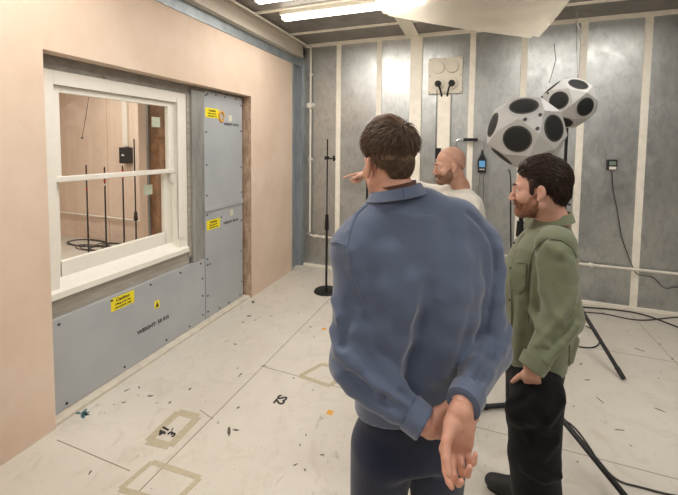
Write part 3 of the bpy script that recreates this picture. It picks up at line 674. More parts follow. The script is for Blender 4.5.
# ------------------------------------------------------------------ implicit-surface modelling for people and clothes
def V3(*a): return np.array(a, float)
def norm(v): return v/np.linalg.norm(v)
class Prim:
    k = .02; sub = False; fudge = 1.
class RC(Prim):          # tapered capsule
    def __init__(s, a, b, ra, rb=None, k=.02, sub=False): s.a = V3(*a); s.b = V3(*b); s.ra = ra; s.rb = ra if rb is None else rb; s.k = k; s.sub = sub
    def d(s, P):
        ab = s.b-s.a; L = ab@ab
        t = np.clip(((P-s.a)@ab)/max(L, 1e-12), 0, 1)
        return np.linalg.norm(P-s.a-t[:, None]*ab, axis=1) - (s.ra+(s.rb-s.ra)*t)
class EL(Prim):          # ellipsoid, R columns are its axes
    def __init__(s, c, r, R=None, k=.02, sub=False): s.c = V3(*c); s.r = V3(*r); s.R = np.eye(3) if R is None else R; s.k = k; s.sub = sub
    def d(s, P):
        q = (P-s.c)@s.R; a = np.linalg.norm(q/s.r, axis=1); b = np.linalg.norm(q/s.r**2, axis=1)
        return np.where(b > 1e-9, a*(a-1)/np.maximum(b, 1e-9), -s.r.min())
class LOFT(Prim):        # upright body section table rows (z, cx, cy, a, b) in frame R (columns: side, front), superellipse power p
    def __init__(s, rows, origin=(0, 0, 0), yaw=0., p=2.4, k=.02, sub=False, cap=.02):
        s.t = np.array(rows, float); s.o = V3(*origin); s.cy, s.sy = math.cos(yaw), math.sin(yaw); s.p = p; s.k = k; s.sub = sub; s.cap = cap
    def d(s, P):
        q = P-s.o; x = q[:, 0]*s.cy+q[:, 1]*s.sy; y = -q[:, 0]*s.sy+q[:, 1]*s.cy; z = q[:, 2]
        T = s.t; f = lambda i: np.interp(z, T[:, 0], T[:, i])
        a = f(3); b = f(4); u = np.abs((x-f(1))/a); v = np.abs((y-f(2))/b)
        g = (u**s.p+v**s.p)**(1/s.p); dr = (g-1)*np.minimum(a, b)
        hz = np.maximum(T[0, 0]-z, z-T[-1, 0])
        m = np.maximum(dr, hz); kk = s.cap
        h = np.clip(.5+.5*(dr-hz)/kk, 0, 1); return hz+(dr-hz)*h + kk*h*(1-h)
class PL(Prim):          # half-space, keeps the side away from n when subtracted
    def __init__(s, p, n, k=.002, sub=True): s.p = V3(*p); s.n = norm(V3(*n)); s.k = k; s.sub = sub
    def d(s, P): return -((P-s.p)@s.n)
def combine(d, e, p):
    k = p.k
    if p.sub:
        e = -e; h = np.clip(.5-.5*(e-d)/k, 0, 1)      # smooth max(d, e)
        h = np.clip(.5+.5*(e-d)/k, 0, 1); return d+(e-d)*h+k*h*(1-h)
    h = np.clip(.5+.5*(d-e)/k, 0, 1); return d+(e-d)*h-k*h*(1-h)
def field(prims, P):
    d = np.full(len(P), 9.)
    for p in prims: d = combine(d, p.d(P), p)
    return d
def march(prims, px, py, D0=.5, D1=4.):
    r = ray(px, py); n = np.linalg.norm(r); u = r/n; t = D0*n
    for _ in range(120):
        q = EYE+u*t; d = field(prims, q[None])[0]
        if d < .0008: return q
        t += d*.75
        if t > D1*n: return None
    return q
def skinmesh(prims, h, lo, hi, disp=None):
    """sparse surface nets"""
    B = 8; lo = np.array(lo, float); hi = np.array(hi, float)
    nb = np.ceil((hi-lo)/(h*B)).astype(int)
    g = np.stack(np.meshgrid(*[np.arange(n) for n in nb], indexing='ij'), -1).reshape(-1, 3)
    cen = lo+(g+.5)*h*B; hd = h*B*.87
    d = np.full(len(cen), 9.); ds = []
    for p in prims:
        e = p.d(cen); ds.append(e); d = combine(d, e, p)
    act = np.abs(d) < hd*1.7+.012
    g = g[act]; ds = [e[act] for e in ds]; nB = len(g)
    off = np.stack(np.meshgrid(*[np.arange(B+1)]*3, indexing='ij'), -1).reshape(-1, 3)
    val = np.full((nB, (B+1)**3), 9.)
    base = lo+g*h*B
    for p, e in zip(prims, ds):
        idx = np.nonzero(np.abs(e) < hd*1.7+p.k+.03)[0] if p.sub else np.nonzero(e < hd*1.7+p.k+.03)[0]
        if isinstance(p, PL): idx = np.nonzero(e < hd*1.7+.03)[0]
        elif p.sub: idx = np.nonzero(e < hd*1.7+p.k+.03)[0]
        for s in range(0, len(idx), 400):
            ii = idx[s:s+400]; P = (base[ii][:, None]+off*h).reshape(-1, 3)
            val[ii] = combine(val[ii].reshape(-1), p.d(P), p).reshape(len(ii), -1)
    if disp is not None:
        for s in range(0, nB, 400):
            P = (base[s:s+400][:, None]+off*h).reshape(-1, 3); val[s:s+400] += disp(P).reshape(-1, off.shape[0])
    val = val.reshape(nB, B+1, B+1, B+1); neg = val < 0
    c = np.zeros((nB, B, B, B), int); sl = [slice(0, B), slice(1, B+1)]
    for i in (0, 1):
        for j in (0, 1):
            for k in (0, 1): c += neg[:, sl[i], sl[j], sl[k]]
    bi, ci, cj, ck = np.nonzero((c > 0) & (c < 8))
    acc = np.zeros((len(bi), 3)); cnt = np.zeros(len(bi))
    cs = [(i, j, k) for i in (0, 1) for j in (0, 1) for k in (0, 1)]
    cv = {q: val[bi, ci+q[0], cj+q[1], ck+q[2]] for q in cs}
    for a in cs:
        for ax in range(3):
            if a[ax]: continue
            b = list(a); b[ax] = 1; b = tuple(b); va, vb = cv[a], cv[b]; m = (va < 0) != (vb < 0)
            t = np.where(m, va/np.where(m, va-vb, 1), 0); pt = np.array(a, float)[None].repeat(len(bi), 0); pt[:, ax] = t
            acc[m] += pt[m]; cnt += m
    cell = g[bi]*B+np.stack([ci, cj, ck], 1)
    verts = lo+(cell+acc/cnt[:, None])*h
    big = nb*B+2; key = lambda q: (q[:, 0].astype(np.int64)*big[1]+q[:, 1])*big[2]+q[:, 2]
    K = key(cell); o = np.argsort(K); Ks = K[o]
    faces = []
    for ax in range(3):
        a1, a2 = (ax+1) % 3, (ax+2) % 3
        s0 = [slice(0, B)]*3; s1 = list(s0); s1[ax] = slice(1, B+1)
        n0 = neg[(slice(None), *s0)]; n1 = neg[(slice(None), *s1)]
        e = np.nonzero(n0 != n1); q = g[e[0]]*B+np.stack(e[1:], 1); flip = n0[e]
        ids = []; ok = np.ones(len(q), bool)
        for da, db in ((0, 0), (-1, 0), (-1, -1), (0, -1)):
            r = q.copy(); r[:, a1] += da; r[:, a2] += db
            kk = key(r); pos = np.clip(np.searchsorted(Ks, kk), 0, len(Ks)-1); ok &= (Ks[pos] == kk) & (r >= 0).all(1); ids.append(o[pos])
        f = np.stack(ids, 1); f[~flip] = f[~flip][:, ::-1]; faces.append(f[ok])
    F_ = np.concatenate(faces)
    # light smoothing
    for w in (.4, -.3, .35):
        s = np.zeros_like(verts); n = np.zeros(len(verts))
        for a, b in ((0, 1), (1, 2), (2, 3), (3, 0)):
            np.add.at(s, F_[:, a], verts[F_[:, b]]); np.add.at(n, F_[:, a], 1)
            np.add.at(s, F_[:, b], verts[F_[:, a]]); np.add.at(n, F_[:, b], 1)
        verts = verts+w*(s/np.maximum(n, 1)[:, None]-verts)
    return verts, F_
def meshobj(name, parts, mat, parent=None, loc=(0, 0, 0)):
    vs = []; fs = []; n = 0
    for v, f in parts: vs.append(v); fs.append(f+n); n += len(v)
    v = np.concatenate(vs); f = np.concatenate(fs)
    o_ = np.array(ORG[parent.name]) if parent is not None else np.array(loc, float)
    me = bpy.data.meshes.new(name); me.vertices.add(len(v)); me.vertices.foreach_set('co', (v-o_).astype(np.float32).ravel())
    k = f.shape[1]
    me.loops.add(f.size); me.loops.foreach_set('vertex_index', f.ravel().astype(np.int32))
    me.polygons.add(len(f)); me.polygons.foreach_set('loop_start', np.arange(0, f.size, k, dtype=np.int32))
    me.polygons.foreach_set('use_smooth', np.ones(len(f), bool)); me.update(calc_edges=True); me.validate()
    me.materials.append(M[mat]); o = bpy.data.objects.new(name, me); COL.objects.link(o)
    if parent is not None: o.parent = parent
    else: o.location = o_
    ORG[o.name] = tuple(o_); return o
def bounds(prims, pad=.03):
    lo = np.full(3, 9.); hi = -lo
    for p in prims:
        if p.sub: continue
        if isinstance(p, RC): q = [(p.a-p.ra), (p.a+p.ra), (p.b-p.rb), (p.b+p.rb)]
        elif isinstance(p, EL): r = p.r.max(); q = [p.c-r, p.c+r]
        elif isinstance(p, LOFT):
            r = p.t[:, 3:5].max()+np.abs(p.t[:, 1:3]).max(); q = [p.o+[-r, -r, p.t[0, 0]], p.o+[r, r, p.t[-1, 0]]]
        else: continue
        q = np.array(q); lo = np.minimum(lo, q.min(0)); hi = np.maximum(hi, q.max(0))
    return lo-pad, hi+pad
def sk(prims, h, disp=None, pad=.03): lo, hi = bounds(prims, pad); return skinmesh(prims, h, lo, hi, disp)
def wav(seed, freqs, amp, n=6):
    r = np.random.default_rng(seed); W = r.normal(size=(n, 3)); W /= np.linalg.norm(W, axis=1)[:, None]; W *= r.uniform(*freqs, n)[:, None]; ph = r.uniform(0, 6, n)
    def f(P): return amp*np.mean(np.sin(P@W.T+ph), axis=1)*1.5
    return f
# local frames: X = the person's right, Y = the way the face looks, Z = up
class Fr:
    def __init__(s, o, R): s.o = np.array(o, float); s.R = R
    def __call__(s, *p): return s.o+s.R@np.array(p, float)
def face_frame(o, look, roll=0.):
    y = norm(np.array(look, float)); x = norm(np.cross(y, [0, 0, 1])); z = np.cross(x, y)
    c, s_ = math.cos(roll), math.sin(roll); return Fr(o, np.array([x*c+z*s_, y, -x*s_+z*c]).T)
def head_prims(f, s=1., neck_to=None, lean=1.):
    R = f.R; P = []
    def el(c, r, k=.02, sub=False, RR=None): P.append(EL(f(*(np.array(c)*s)), np.array(r)*s, R if RR is None else R@RR, k*s, sub))
    def rc(a, b, ra, rb, k=.02, sub=False): P.append(RC(f(*(np.array(a)*s)), f(*(np.array(b)*s)), ra*s, rb*s, k*s, sub))
    el((0, -.016, .042), (.074, .094, .084)); el((0, .030, -.025), (.060, .058, .082), .03)
    for q in (-1, 1):
        rc((q*.050, .005, -.062), (q*.020, .066, -.094), .018, .019, .03)
        el((q*.043, .058, -.030), (.020, .020, .018), .025); rc((q*.012, .086, .016), (q*.040, .072, .016), .010, .009, .018)
    el((0, .074, -.096), (.022, .018, .016), .02)
    for q in (-1, 1): el((q*.031, .096, -.003), (.014, .013, .0075), .010, True)
    rc((0, .086, .006), (0, .108, -.034), .008, .0115, .012); el((0, .103, -.040), (.014, .011, .009), .008)
    for q in (-1, 1): el((q*.011, .098, -.041), (.008, .009, .007), .006)
    rc((-.020, .083, -.067), (.020, .083, -.067), .007, .007, .010); rc((-.017, .083, -.078), (.017, .083, -.078), .0075, .0075, .009)
    rc((-.022, .096, -.0725), (.022, .096, -.0725), .003, .003, .004, True)
    for q in (-1, 1):
        a = .25*q; RR = np.array([[math.cos(a), -math.sin(a), 0], [math.sin(a), math.cos(a), 0], [0, 0, 1]])
        el((q*.078, -.010, -.006), (.009, .017, .029), .008, False, RR); el((q*.088, -.004, -.004), (.006, .011, .018), .006, True, RR)
        el((q*.077, -.002, -.034), (.007, .010, .012), .006)
    if neck_to is not None:
        a = f(0, -.030*s, -.055*s); P.append(RC(a, neck_to, .054*s, .058*s, .03)); P.append(RC(neck_to, neck_to+np.array([0, 0, -.08]), .058*s, .064*s, .03))
    return P
def hand_prims(f, s=1., side=1, curls=(.4, .45, .5, .55), spread=.05, thumb=(.25, .5, .35), wr=.027, arm=None, curl2=1.):
    """f: origin wrist, local Y to the fingers, Z out of the palm, X = side*thumb"""
    P = []; k = .010*s
    def rc(a, b, ra, rb, kk): P.append(RC(f(*(np.array(a)*s)), f(*(np.array(b)*s)), ra*s, rb*s, kk*s))
    kn = [(.030, .088), (.010, .093), (-.011, .088), (-.030, .078)]; ln = [(.043, .026, .021), (.048, .030, .022), (.044, .028, .022), (.034, .021, .019)]
    if arm is not None: P.append(RC(arm, f(0, -.01, 0), .032*s, .027*s, .01))
    rc((.010, 0, 0), (.016, .05, .0), .020, .016, .02); rc((-.010, 0, 0), (-.016, .05, .0), .020, .015, .02)
    for (x, y) in kn: rc((x*.5, .015, 0), (x, y, -.003), .016, .0115, .014)
    rc((.020, .02, .010), (.026, .055, .012), .019, .014, .014); rc((-.022, .02, .008), (-.026, .06, .006), .016, .012, .014)
    for i, ((x, y), L) in enumerate(zip(kn, ln)):
        p = np.array([x, y, -.002]); a = 0.; sp = spread*(1.2-i*.8); r0 = .0098 if i < 3 else .0086
        for j, l in enumerate(L):
            a += curls[i]*(1., 1.25*curl2, .8*curl2)[j]
            q = p+l*np.array([math.sin(sp)*math.cos(a), math.cos(sp)*math.cos(a), math.sin(a)])
            P.append(RC(f(*(p*s)), f(*(q*s)), (r0-j*.0009)*s, (r0-(j+1)*.0009)*s, (.006 if j == 0 else .003)*s)); p = q
    t0 = np.array([.022, .022, .010]); a1, a2, a3 = thumb
    d = norm(np.array([math.cos(a1)*.72, .75, math.sin(a1)])); t1 = t0+d*.045
    d = norm(d+np.array([-a2*.5, .5, a2*.3])); t2 = t1+d*.034; d = norm(d+np.array([-a3, .3, a3*.4])); t3 = t2+d*.028
    rc(t0, t1, .017, .0125, .012); rc(t1, t2, .0122, .0108, .004); rc(t2, t3, .0108, .0088, .003)
    return P
def hand_frame(wrist, fingers, palm, thumb_side):
    """columns: X thumb side, Y fingers, Z palm normal"""
    y = norm(np.array(fingers, float)); z = np.array(palm, float); z = norm(z-y*(z@y)); x = np.cross(y, z)
    if x@np.array(thumb_side, float) < 0: x = -x
    return Fr(wrist, np.array([x, y, z]).T)
def locks(fn_root, n, seg, w0, name=None, seed=1):
    """tapered strand tubes; fn_root(rng) -> list of points"""
    r = np.random.default_rng(seed); VV = []; FF = []; c = 0
    for _ in range(n):
        p = fn_root(r)
        if p is None: continue
        p = np.array(p); k = len(p); t = np.gradient(p, axis=0); t /= np.linalg.norm(t, axis=1)[:, None]+1e-9
        ref = norm(np.cross(t[0], r.normal(size=3))); 
        u = ref-t*(t@ref)[:, None]; u /= np.linalg.norm(u, axis=1)[:, None]; w = np.cross(t, u)
        rad = w0*r.uniform(.7, 1.3)*np.linspace(1, .12, k)**.7
        ring = [p+(u*math.cos(a)+w*math.sin(a))*rad[:, None] for a in (0, 2.09, 4.19)]
        vv = np.stack(ring, 1).reshape(-1, 3); VV.append(vv)
        for i in range(k-1):
            for j in range(3):
                a, b_ = c+i*3+j, c+i*3+(j+1) % 3; FF.append((a, b_, b_+3, a+3))
        c += len(vv)
    return np.concatenate(VV), np.array(FF)
def mat_fabric(name, c, c2=None, rough=.85, sheen=.3, scale=500, st=.25, big=.06):
    t = NT(name); a = lin(c); b_ = lin(c2) if c2 else tuple(v*.8 for v in a)
    col = t.mix(t.ramp(t.noise(5, 5, .6), [(.35, 0.), (.7, 1.)]), a, b_)
    t.set('Base Color', col).set('Roughness', rough).set('Sheen Weight', sheen).set('Sheen Roughness', .5).set('Specular IOR Level', .25)
    t.bump(t.noise(14, 4, .5), .25, .012*big/.06).bump(t.noise(scale, 2), st, .0008); M[name] = t.m
def mat_skin(name, c, c2):
    t = NT(name); col = t.mix(t.ramp(t.noise(22, 5, .6), [(.35, 0.), (.7, 1.)]), lin(c), lin(c2))
    t.set('Base Color', col).set('Roughness', .5).set('Subsurface Weight', .12).set('Subsurface Scale', .01)
    t.b.inputs['Subsurface Radius'].default_value = (1., .35, .2); t.bump(t.noise(180, 3), .12, .001); M[name] = t.m
def mat_hair(name, c, c2):
    t = NT(name); col = t.mix(t.ramp(t.noise(60, 4, .6), [(.3, 0.), (.7, 1.)]), lin(c), lin(c2))
    t.set('Base Color', col).set('Roughness', .5).set('Specular IOR Level', .35).bump(t.noise(260, 3, .6), .4, .002); M[name] = t.m
mat_fabric('blue_jersey', (88, 99, 122), (80, 90, 112), .8, .35, 420, .2)
mat_fabric('navy_cloth', (26, 32, 56), (20, 26, 46), .85, .2)
mat_fabric('green_twill', (118, 122, 98), (104, 108, 86), .85, .25, 380, .3)
mat_fabric('black_cloth', (17, 17, 19), (12, 12, 14), .95, .04)
mat_fabric('white_jersey', (222, 218, 208), (206, 202, 192), .85, .2)
mat_fabric('brown_knit', (104, 70, 56), (84, 56, 46), .9, .2)
mat_fabric('charcoal_cloth', (52, 52, 58), (44, 44, 50), .85, .2)
mat_skin('skin_tan', (202, 152, 130), (186, 134, 112)); mat_skin('skin_pink', (206, 160, 140), (190, 142, 122)); mat_skin('skin_warm', (204, 160, 138), (188, 142, 120))
mat_hair('brown_hair', (124, 100, 80), (76, 59, 48)); mat_hair('dark_hair', (66, 46, 36), (36, 26, 21)); mat_hair('ginger_beard', (150, 104, 80), (116, 78, 58)); mat_hair('short_beard', (134, 100, 78), (108, 80, 62)); mat_hair('stubble', (192, 150, 128), (178, 136, 116))
M['trainer'] = simple('dark_trainer', (44, 44, 44), .7, bump=(200, .4, .002)); M['sole'] = simple('black_sole', (20, 20, 20), .6)
M['eye'] = simple('eyeball', (196, 184, 174), .25); M['iris'] = simple('dark_iris', (50, 38, 30), .2); M['leather'] = simple('brown_leather', (70, 46, 34), .55)
def eyes(body, f, s=1.):
    for q in (-1, 1):
        c = f(q*.031*s, .0735*s, -.003*s)
        e = MB().sph(c, .0120*s, seg=16).build('eye', 'eye', body, smooth=True)
        MB().sph(f(q*.031*s, .0813*s, -.003*s), .0052*s, seg=12).build('iris', 'iris', e, smooth=True)
def folds(base, specs):
    """specs: (pixel polyline, radius, height (+ridge / -crease), k) laid on the base surface"""
    P = []
    for pix, r, h, k in specs:
        pts = []
        for (x, y) in pix:
            q = march(base, x, y)
            if q is not None: pts.append((q, norm(ray(x, y))))
        for (a, ua), (b_, ub) in zip(pts, pts[1:]):
            if np.linalg.norm(a-b_) > .25: continue
            o = (r-h) if h > 0 else -(r+h)
            P.append(RC(a+ua*o, b_+ub*o, r, r, k, h < 0))
    return P
def chain(pts, rs, k=.03): return [RC(a, b_, ra, rb, k) for a, b_, ra, rb in zip(pts, pts[1:], rs, rs[1:])]
def ribbon(pts, ups, width, thick, name, mat, parent):
    """cloth band: runs along pts, width along ups"""
    bm = bmesh.new(); a = [bm.verts.new(p) for p in pts]; c = [bm.verts.new(p+u*w) for p, u, w in zip(pts, ups, width)]
    for i in range(len(a)-1): bm.faces.new((a[i], a[i+1], c[i+1], c[i]))
    bmesh.ops.subdivide_edges(bm, edges=bm.edges[:], cuts=2, use_grid_fill=True)
    bmesh.ops.solidify(bm, geom=bm.faces[:], thickness=thick); m = MB(); m.bm.free(); m.bm = bm; return m.build(name, mat, parent, smooth=True)
def shoe(f, name, parent, s=1.):
    """f origin: ankle on floor, Y toward the toe"""
    P = [RC(f(0, -.05, .045), f(0, .06, .048), .040, .040, .02), RC(f(0, .06, .045), f(.006, .165, .036), .042, .034, .03), RC(f(0, -.02, .05), f(0, -.02, .105), .043, .040, .02), EL(f(.004, .13, .034), (.044, .075, .036), f.R, .02), PL(f(0, 0, .018), f.R[:, 2]*-1, .004)]
    P[-1] = PL(f(0, 0, .020), -f.R[:, 2]*1., .004)
    for p in P: p.sub = getattr(p, 'sub', False)
    P[-1].sub = True
    sh = meshobj(name, [sk(P, .006)], 'trainer', parent)
    m = MB(); pts = []
    for a in np.linspace(0, 2*PI, 28, endpoint=False):
        y = math.sin(a); w = .044 if y > 0 else .038; x = w*math.cos(a)*(1-.12*abs(y)); yy = .04+y*(.155 if y > 0 else .125); pts.append(Vector(f(x, yy, .001)))
    m.poly(pts, f.R[:, 2]*.024); m.build('sole', 'sole', sh, smooth=False)
    for j in range(4):
        y = .055+.025*j; z = .090-.0085*j
        MB().tube([f(-.022, y, z-.006), f(0, y, z+.003), f(.022, y, z-.006)], .0035, 6).build('lace', 'cable', sh, smooth=True)
    return sh

def seam_line(base, lines, r, name, mat, parent):
    for pix in lines:
        fine = []
        for (a, b_) in zip(pix, pix[1:]):
            for t in (0, .34, .67): fine.append((a[0]*(1-t)+b_[0]*t, a[1]*(1-t)+b_[1]*t))
        fine.append(pix[-1]); pts = []
        for (x, y) in fine:
            h_ = march(base, x, y)
            if h_ is not None and (not pts or np.linalg.norm(h_-pts[-1]) < .06): pts.append(h_)
        if len(pts) > 2: MB().tube(pts, r, 6, 1).build(name, mat, parent, smooth=True)
UP = V3(0, 0, 1); RT = norm(V3(CR[0], CR[1], 0)); FW = norm(V3(CF[0], CF[1], 0))
def yaw_of(xaxis): return math.atan2(xaxis[1], xaxis[0])
def cuff(parent, a, b_, r0, r1, mat, name='cuff', ln=.03):
    d = norm(b_-a); m = MB()
    m.cyl(b_-d*.045, b_+d*.004, r0*1.04, r1, 28)
    bmesh.ops.bevel(m.bm, geom=[e for e in m.bm.edges if e.calc_face_angle(0) > 1], offset=.003, segments=2, affect='EDGES')
    return m.build(name, mat, parent, smooth=True)
def sleeve_end(a, b_, ra, rb, k=.02):
    d = norm(b_-a); return RC(a, b_-d*.035, ra, rb*.88, k)
def hair_region(f, s, p0, n, cap_c, cap_r, extra=0.):
    def ok(q): return (q-np.array(p0))@np.array(n) < 0
    return ok
def grow(f, s, C, Rr, plane_p, plane_n, flow, length, lift, n, w, seed, segs=5, jitter=.3, extra_ok=None):
    C = np.array(C); Rr = np.array(Rr); pn = norm(np.array(plane_n, float)); pp = np.array(plane_p)
    def root(r):
        for _ in range(20):
            u = norm(r.normal(size=3)); q = C+u*Rr
            if (q-pp)@pn < .004 and (extra_ok is None or extra_ok(q)): break
        else: return None
        nn = norm(u/Rr); d = np.array(flow(q, u), float)+r.normal(size=3)*jitter; d -= nn*(d@nn); d = norm(d)
        L = length(q, u)*r.uniform(.7, 1.25); lf = lift(q, u); pts = [q-nn*.003]; st = L/(segs-1)
        p = q.copy(); v = norm(d+nn*lf)
        for i in range(segs-1):
            p = p+v*st; pts.append(p.copy())
            uu = (p-C)/Rr; nn2 = norm(uu/Rr); v = v-nn2*(v@nn2)*.45; v = norm(v+np.array([0, 0, -.06]))
            k = np.linalg.norm(uu)
            if k < 1.0: p = C+uu/k*Rr*1.005
        return [f(*(x*s)) for x in pts]
    return locks(root, n, segs, w, seed=seed)

# ============================ man in the blue jacket, seen from behind
fb_ = at(412, 400, 1.15); fb_[2] = 0
look = norm(FW*math.cos(.38)-RT*math.sin(.38)-UP*.06)
XA = norm(RT*math.cos(.10)+FW*math.sin(.10)); YA = np.cross(UP, XA)     # his right, his front
B = Fr(fb_, np.array([XA, YA, UP]).T)
hs = .97
Hf = face_frame(at(388, 163.5, 1.17), look, roll=.03)
neckb = at(396, 197, 1.14)
shL = at(355, 250, 1.09); shR = at(476, 245, 1.17)
elL = at(352, 362, 1.04); elR = at(489, 350, 1.10)
cuL = at(424, 424, .93); cuR = at(463, 404, .90)
head = head_prims(Hf, hs, neckb)
wrR = at(460, 415, .885)
fR = hand_frame(wrR, at(452, 480, .86)-wrR, -CF, -RT)
handR = hand_prims(fR, .93, curls=(.55, .75, .90, 1.02), spread=-.07, thumb=(.8, .7, .3), arm=elR*.35+cuR*.65)
wrL = at(431, 425, .935)
fL = hand_frame(wrL, RT*.85+FW*.35+UP*.12, -CF*.9+RT*.35+UP*.1, UP)
handL = hand_prims(fL, .93, curls=(.9, .95, 1., 1.), thumb=(.4, .3, .2), arm=elL*.3+cuL*.7)
core = [LOFT([(.90, 0, 0, .13, .085), (1.2, 0, .0, .13, .09), (1.40, 0, .01, .15, .09), (1.5, 0, .01, .08, .06)], fb_, yaw_of(XA)), RC(neckb+[0, 0, -.03], neckb+[0, 0, -.2], .055, .06)]
core += [RC(shL, elL, .04, .036), RC(elL, cuL, .036, .028), RC(shR, elR, .04, .036), RC(elR, cuR, .036, .028)]
for q in (-1, 1): core += [RC(B(q*.08, 0, .88), B(q*.11, .02, .5), .06, .05), RC(B(q*.12, .02, .5), B(q*.13, 0, .1), .045, .035), RC(B(q*.13, -.03, .05), B(q*.14, .15, .035), .032, .028)]
man = meshobj('person', [sk(head, .003), sk(core, .009), sk(handR, .0024), sk(handL, .0026)], 'skin_tan', None, fb_)
tag(man, 'person in a blue jacket seen from behind, hands clasped behind the back', 'person')
eyes(man, Hf, hs)
# jacket
J = [LOFT([(.88, 0, 0, .170, .112), (.95, 0, 0, .172, .114), (1.08, 0, .0, .180, .118), (1.22, 0, 0, .196, .128), (1.33, 0, .0, .200, .130), (1.41, 0, .01, .165, .115), (1.49, 0, .01, .10, .09), (1.545, 0, .01, .070, .070)], B(-.005, 0, 0), yaw_of(XA), 2.3, cap=.006)]
hp = PL(B(-.17, -.1, .925), norm(-UP+XA*.20-YA*.0), .004); hp.sub = True
nb_ = neckb+V3(0, 0, -.045)
J += [RC(nb_+(shL-nb_)*.2, shL, .066, .068, .05), RC(nb_+(shR-nb_)*.2, shR, .066, .066, .05)]
elLo = elL; 
J += [RC(neckb-UP*.05, neckb-UP*.012, .076, .066, .02), RC(at(386, 212, 1.13), at(362, 236, 1.11), .050, .060, .03), RC(at(362, 236, 1.11), shL, .060, .068, .03), RC(at(392, 211, 1.14), at(424, 207, 1.15), .046, .055, .03), RC(at(424, 207, 1.15), at(457, 221, 1.17), .055, .064, .03), RC(at(457, 221, 1.17), shR, .064, .068, .03)]
J += [RC(shL, elL, .068, .060, .025), sleeve_end(elL, cuL, .063, .043), RC(shR, elR, .066, .058, .025), sleeve_end(elR, cuR, .062, .042)]
sp = [
 ([(368, 203), (356, 214), (349, 232), (346, 247)], .006, .0022, .008), ([(326, 242), (336, 241.5), (346, 245)], .006, .0022, .008),
 ([(347, 250), (352, 266), (359, 285), (364, 305), (368, 320)], .008, -.006, .012),
 ([(350, 252), (355, 268), (362, 287), (368, 308), (373, 328)], .012, .004, .02),
 ([(468, 213), (479, 222), (489, 236), (494, 250), (495, 270), (493, 290), (490, 310), (487, 335)], .008, -.006, .012),
 ([(498, 250), (500, 270), (498, 300), (494, 325)], .012, .004, .02),
 ([(455, 232), (460, 262), (459, 290), (452, 318), (444, 345), (438, 370)], .022, .008, .045),
 ([(470, 250), (472, 285), (468, 320), (460, 350)], .018, .006, .035),
 ([(416, 285), (410, 315), (402, 345), (396, 370)], .022, .006, .045),
 ([(385, 255), (383, 290), (384, 330), (388, 352)], .022, .006, .045),
 ([(430, 290), (424, 325), (416, 360), (410, 385)], .018, -.005, .04),
 ([(365, 330), (372, 350), (384, 368), (400, 385)], .014, .008, .022),
 
 ([(346, 350), (356, 365), (372, 384), (392, 402)], .014, .008, .025),
 ([(340, 375), (352, 388), (370, 402), (392, 416)], .012, .006, .022),
 ([(350, 372), (364, 386), (384, 400), (404, 412)], .010, -.006, .018),
 ([(333, 330), (340, 350), (352, 362)], .012, .006, .02), ([(334, 300), (342, 318), (354, 330)], .012, .005, .02), ([(350, 300), (345, 325), (343, 345)], .012, -.005, .02),
 ([(508, 330), (500, 350), (488, 372), (476, 392)], .012, .006, .022), ([(496, 335), (488, 355), (478, 375), (468, 392)], .010, -.006, .018),
 ([(505, 300), (500, 322), (492, 340)], .012, .005, .02), ([(486, 345), (476, 362), (466, 380)], .012, .006, .02),
 ([(378, 395), (384, 415), (386, 432)], .005, .002, .006),
 ([(400, 392), (420, 404), (432, 409)], .008, -.006, .012)]
J = J[:1]+[hp]+J[1:]
J += folds(J, sp)
w1 = wav(3, (14, 34), .0035); w2 = wav(5, (50, 90), .0008)
jk = meshobj('jacket', [sk(J, .0045, lambda P: w1(P)+w2(P))], 'blue_jersey', man)
seam_line(J, [[(367, 205), (357, 214), (350, 230), (347, 246), (350, 262), (357, 284), (363, 302)], [(328, 243), (337, 242), (347, 246)], [(470, 216), (482, 225), (491, 240), (495, 258), (494, 280), (491, 305), (488, 330)], [(380, 384), (386, 405), (387, 426)]], .0026, 'seam', 'blue_jersey', jk)
cuff(jk, elL, cuL, .0445, .043, 'blue_jersey', ln=.034); cuff(jk, elR, cuR, .0435, .042, 'blue_jersey', ln=.034)
# collars
def collar(parent, c, ax, ay, rx, ry, h, flare, thick, mat, name, tilt=.0, a0=0., a1=2*PI, drop=.012, down=False, hfun=None):
    pts = []; ups = []; wd = []
    for a in np.linspace(a0, a1, 40):
        o = ax*rx*math.sin(a)-ay*ry*math.cos(a); rad = norm(o)
        p = c+o+UP*(drop*math.cos(a)+tilt*math.sin(a)); pts.append(p)
        ups.append(norm((-UP if down else UP)+rad*flare)); wd.append(h if hfun is None else hfun(a))
    return ribbon(pts, ups, wd, thick, name, mat, parent)
cc = neckb+UP*.006+FW*.002
collar(man, cc+UP*.005, XA, YA, .064, .063, .030, -.10, .005, 'brown_knit', 'inner_collar', drop=.006, tilt=.013)
collar(jk, cc+UP*.020, XA, YA, .070, .069, .036, .62, .007, 'blue_jersey', 'collar', drop=.008, down=True, tilt=.015)
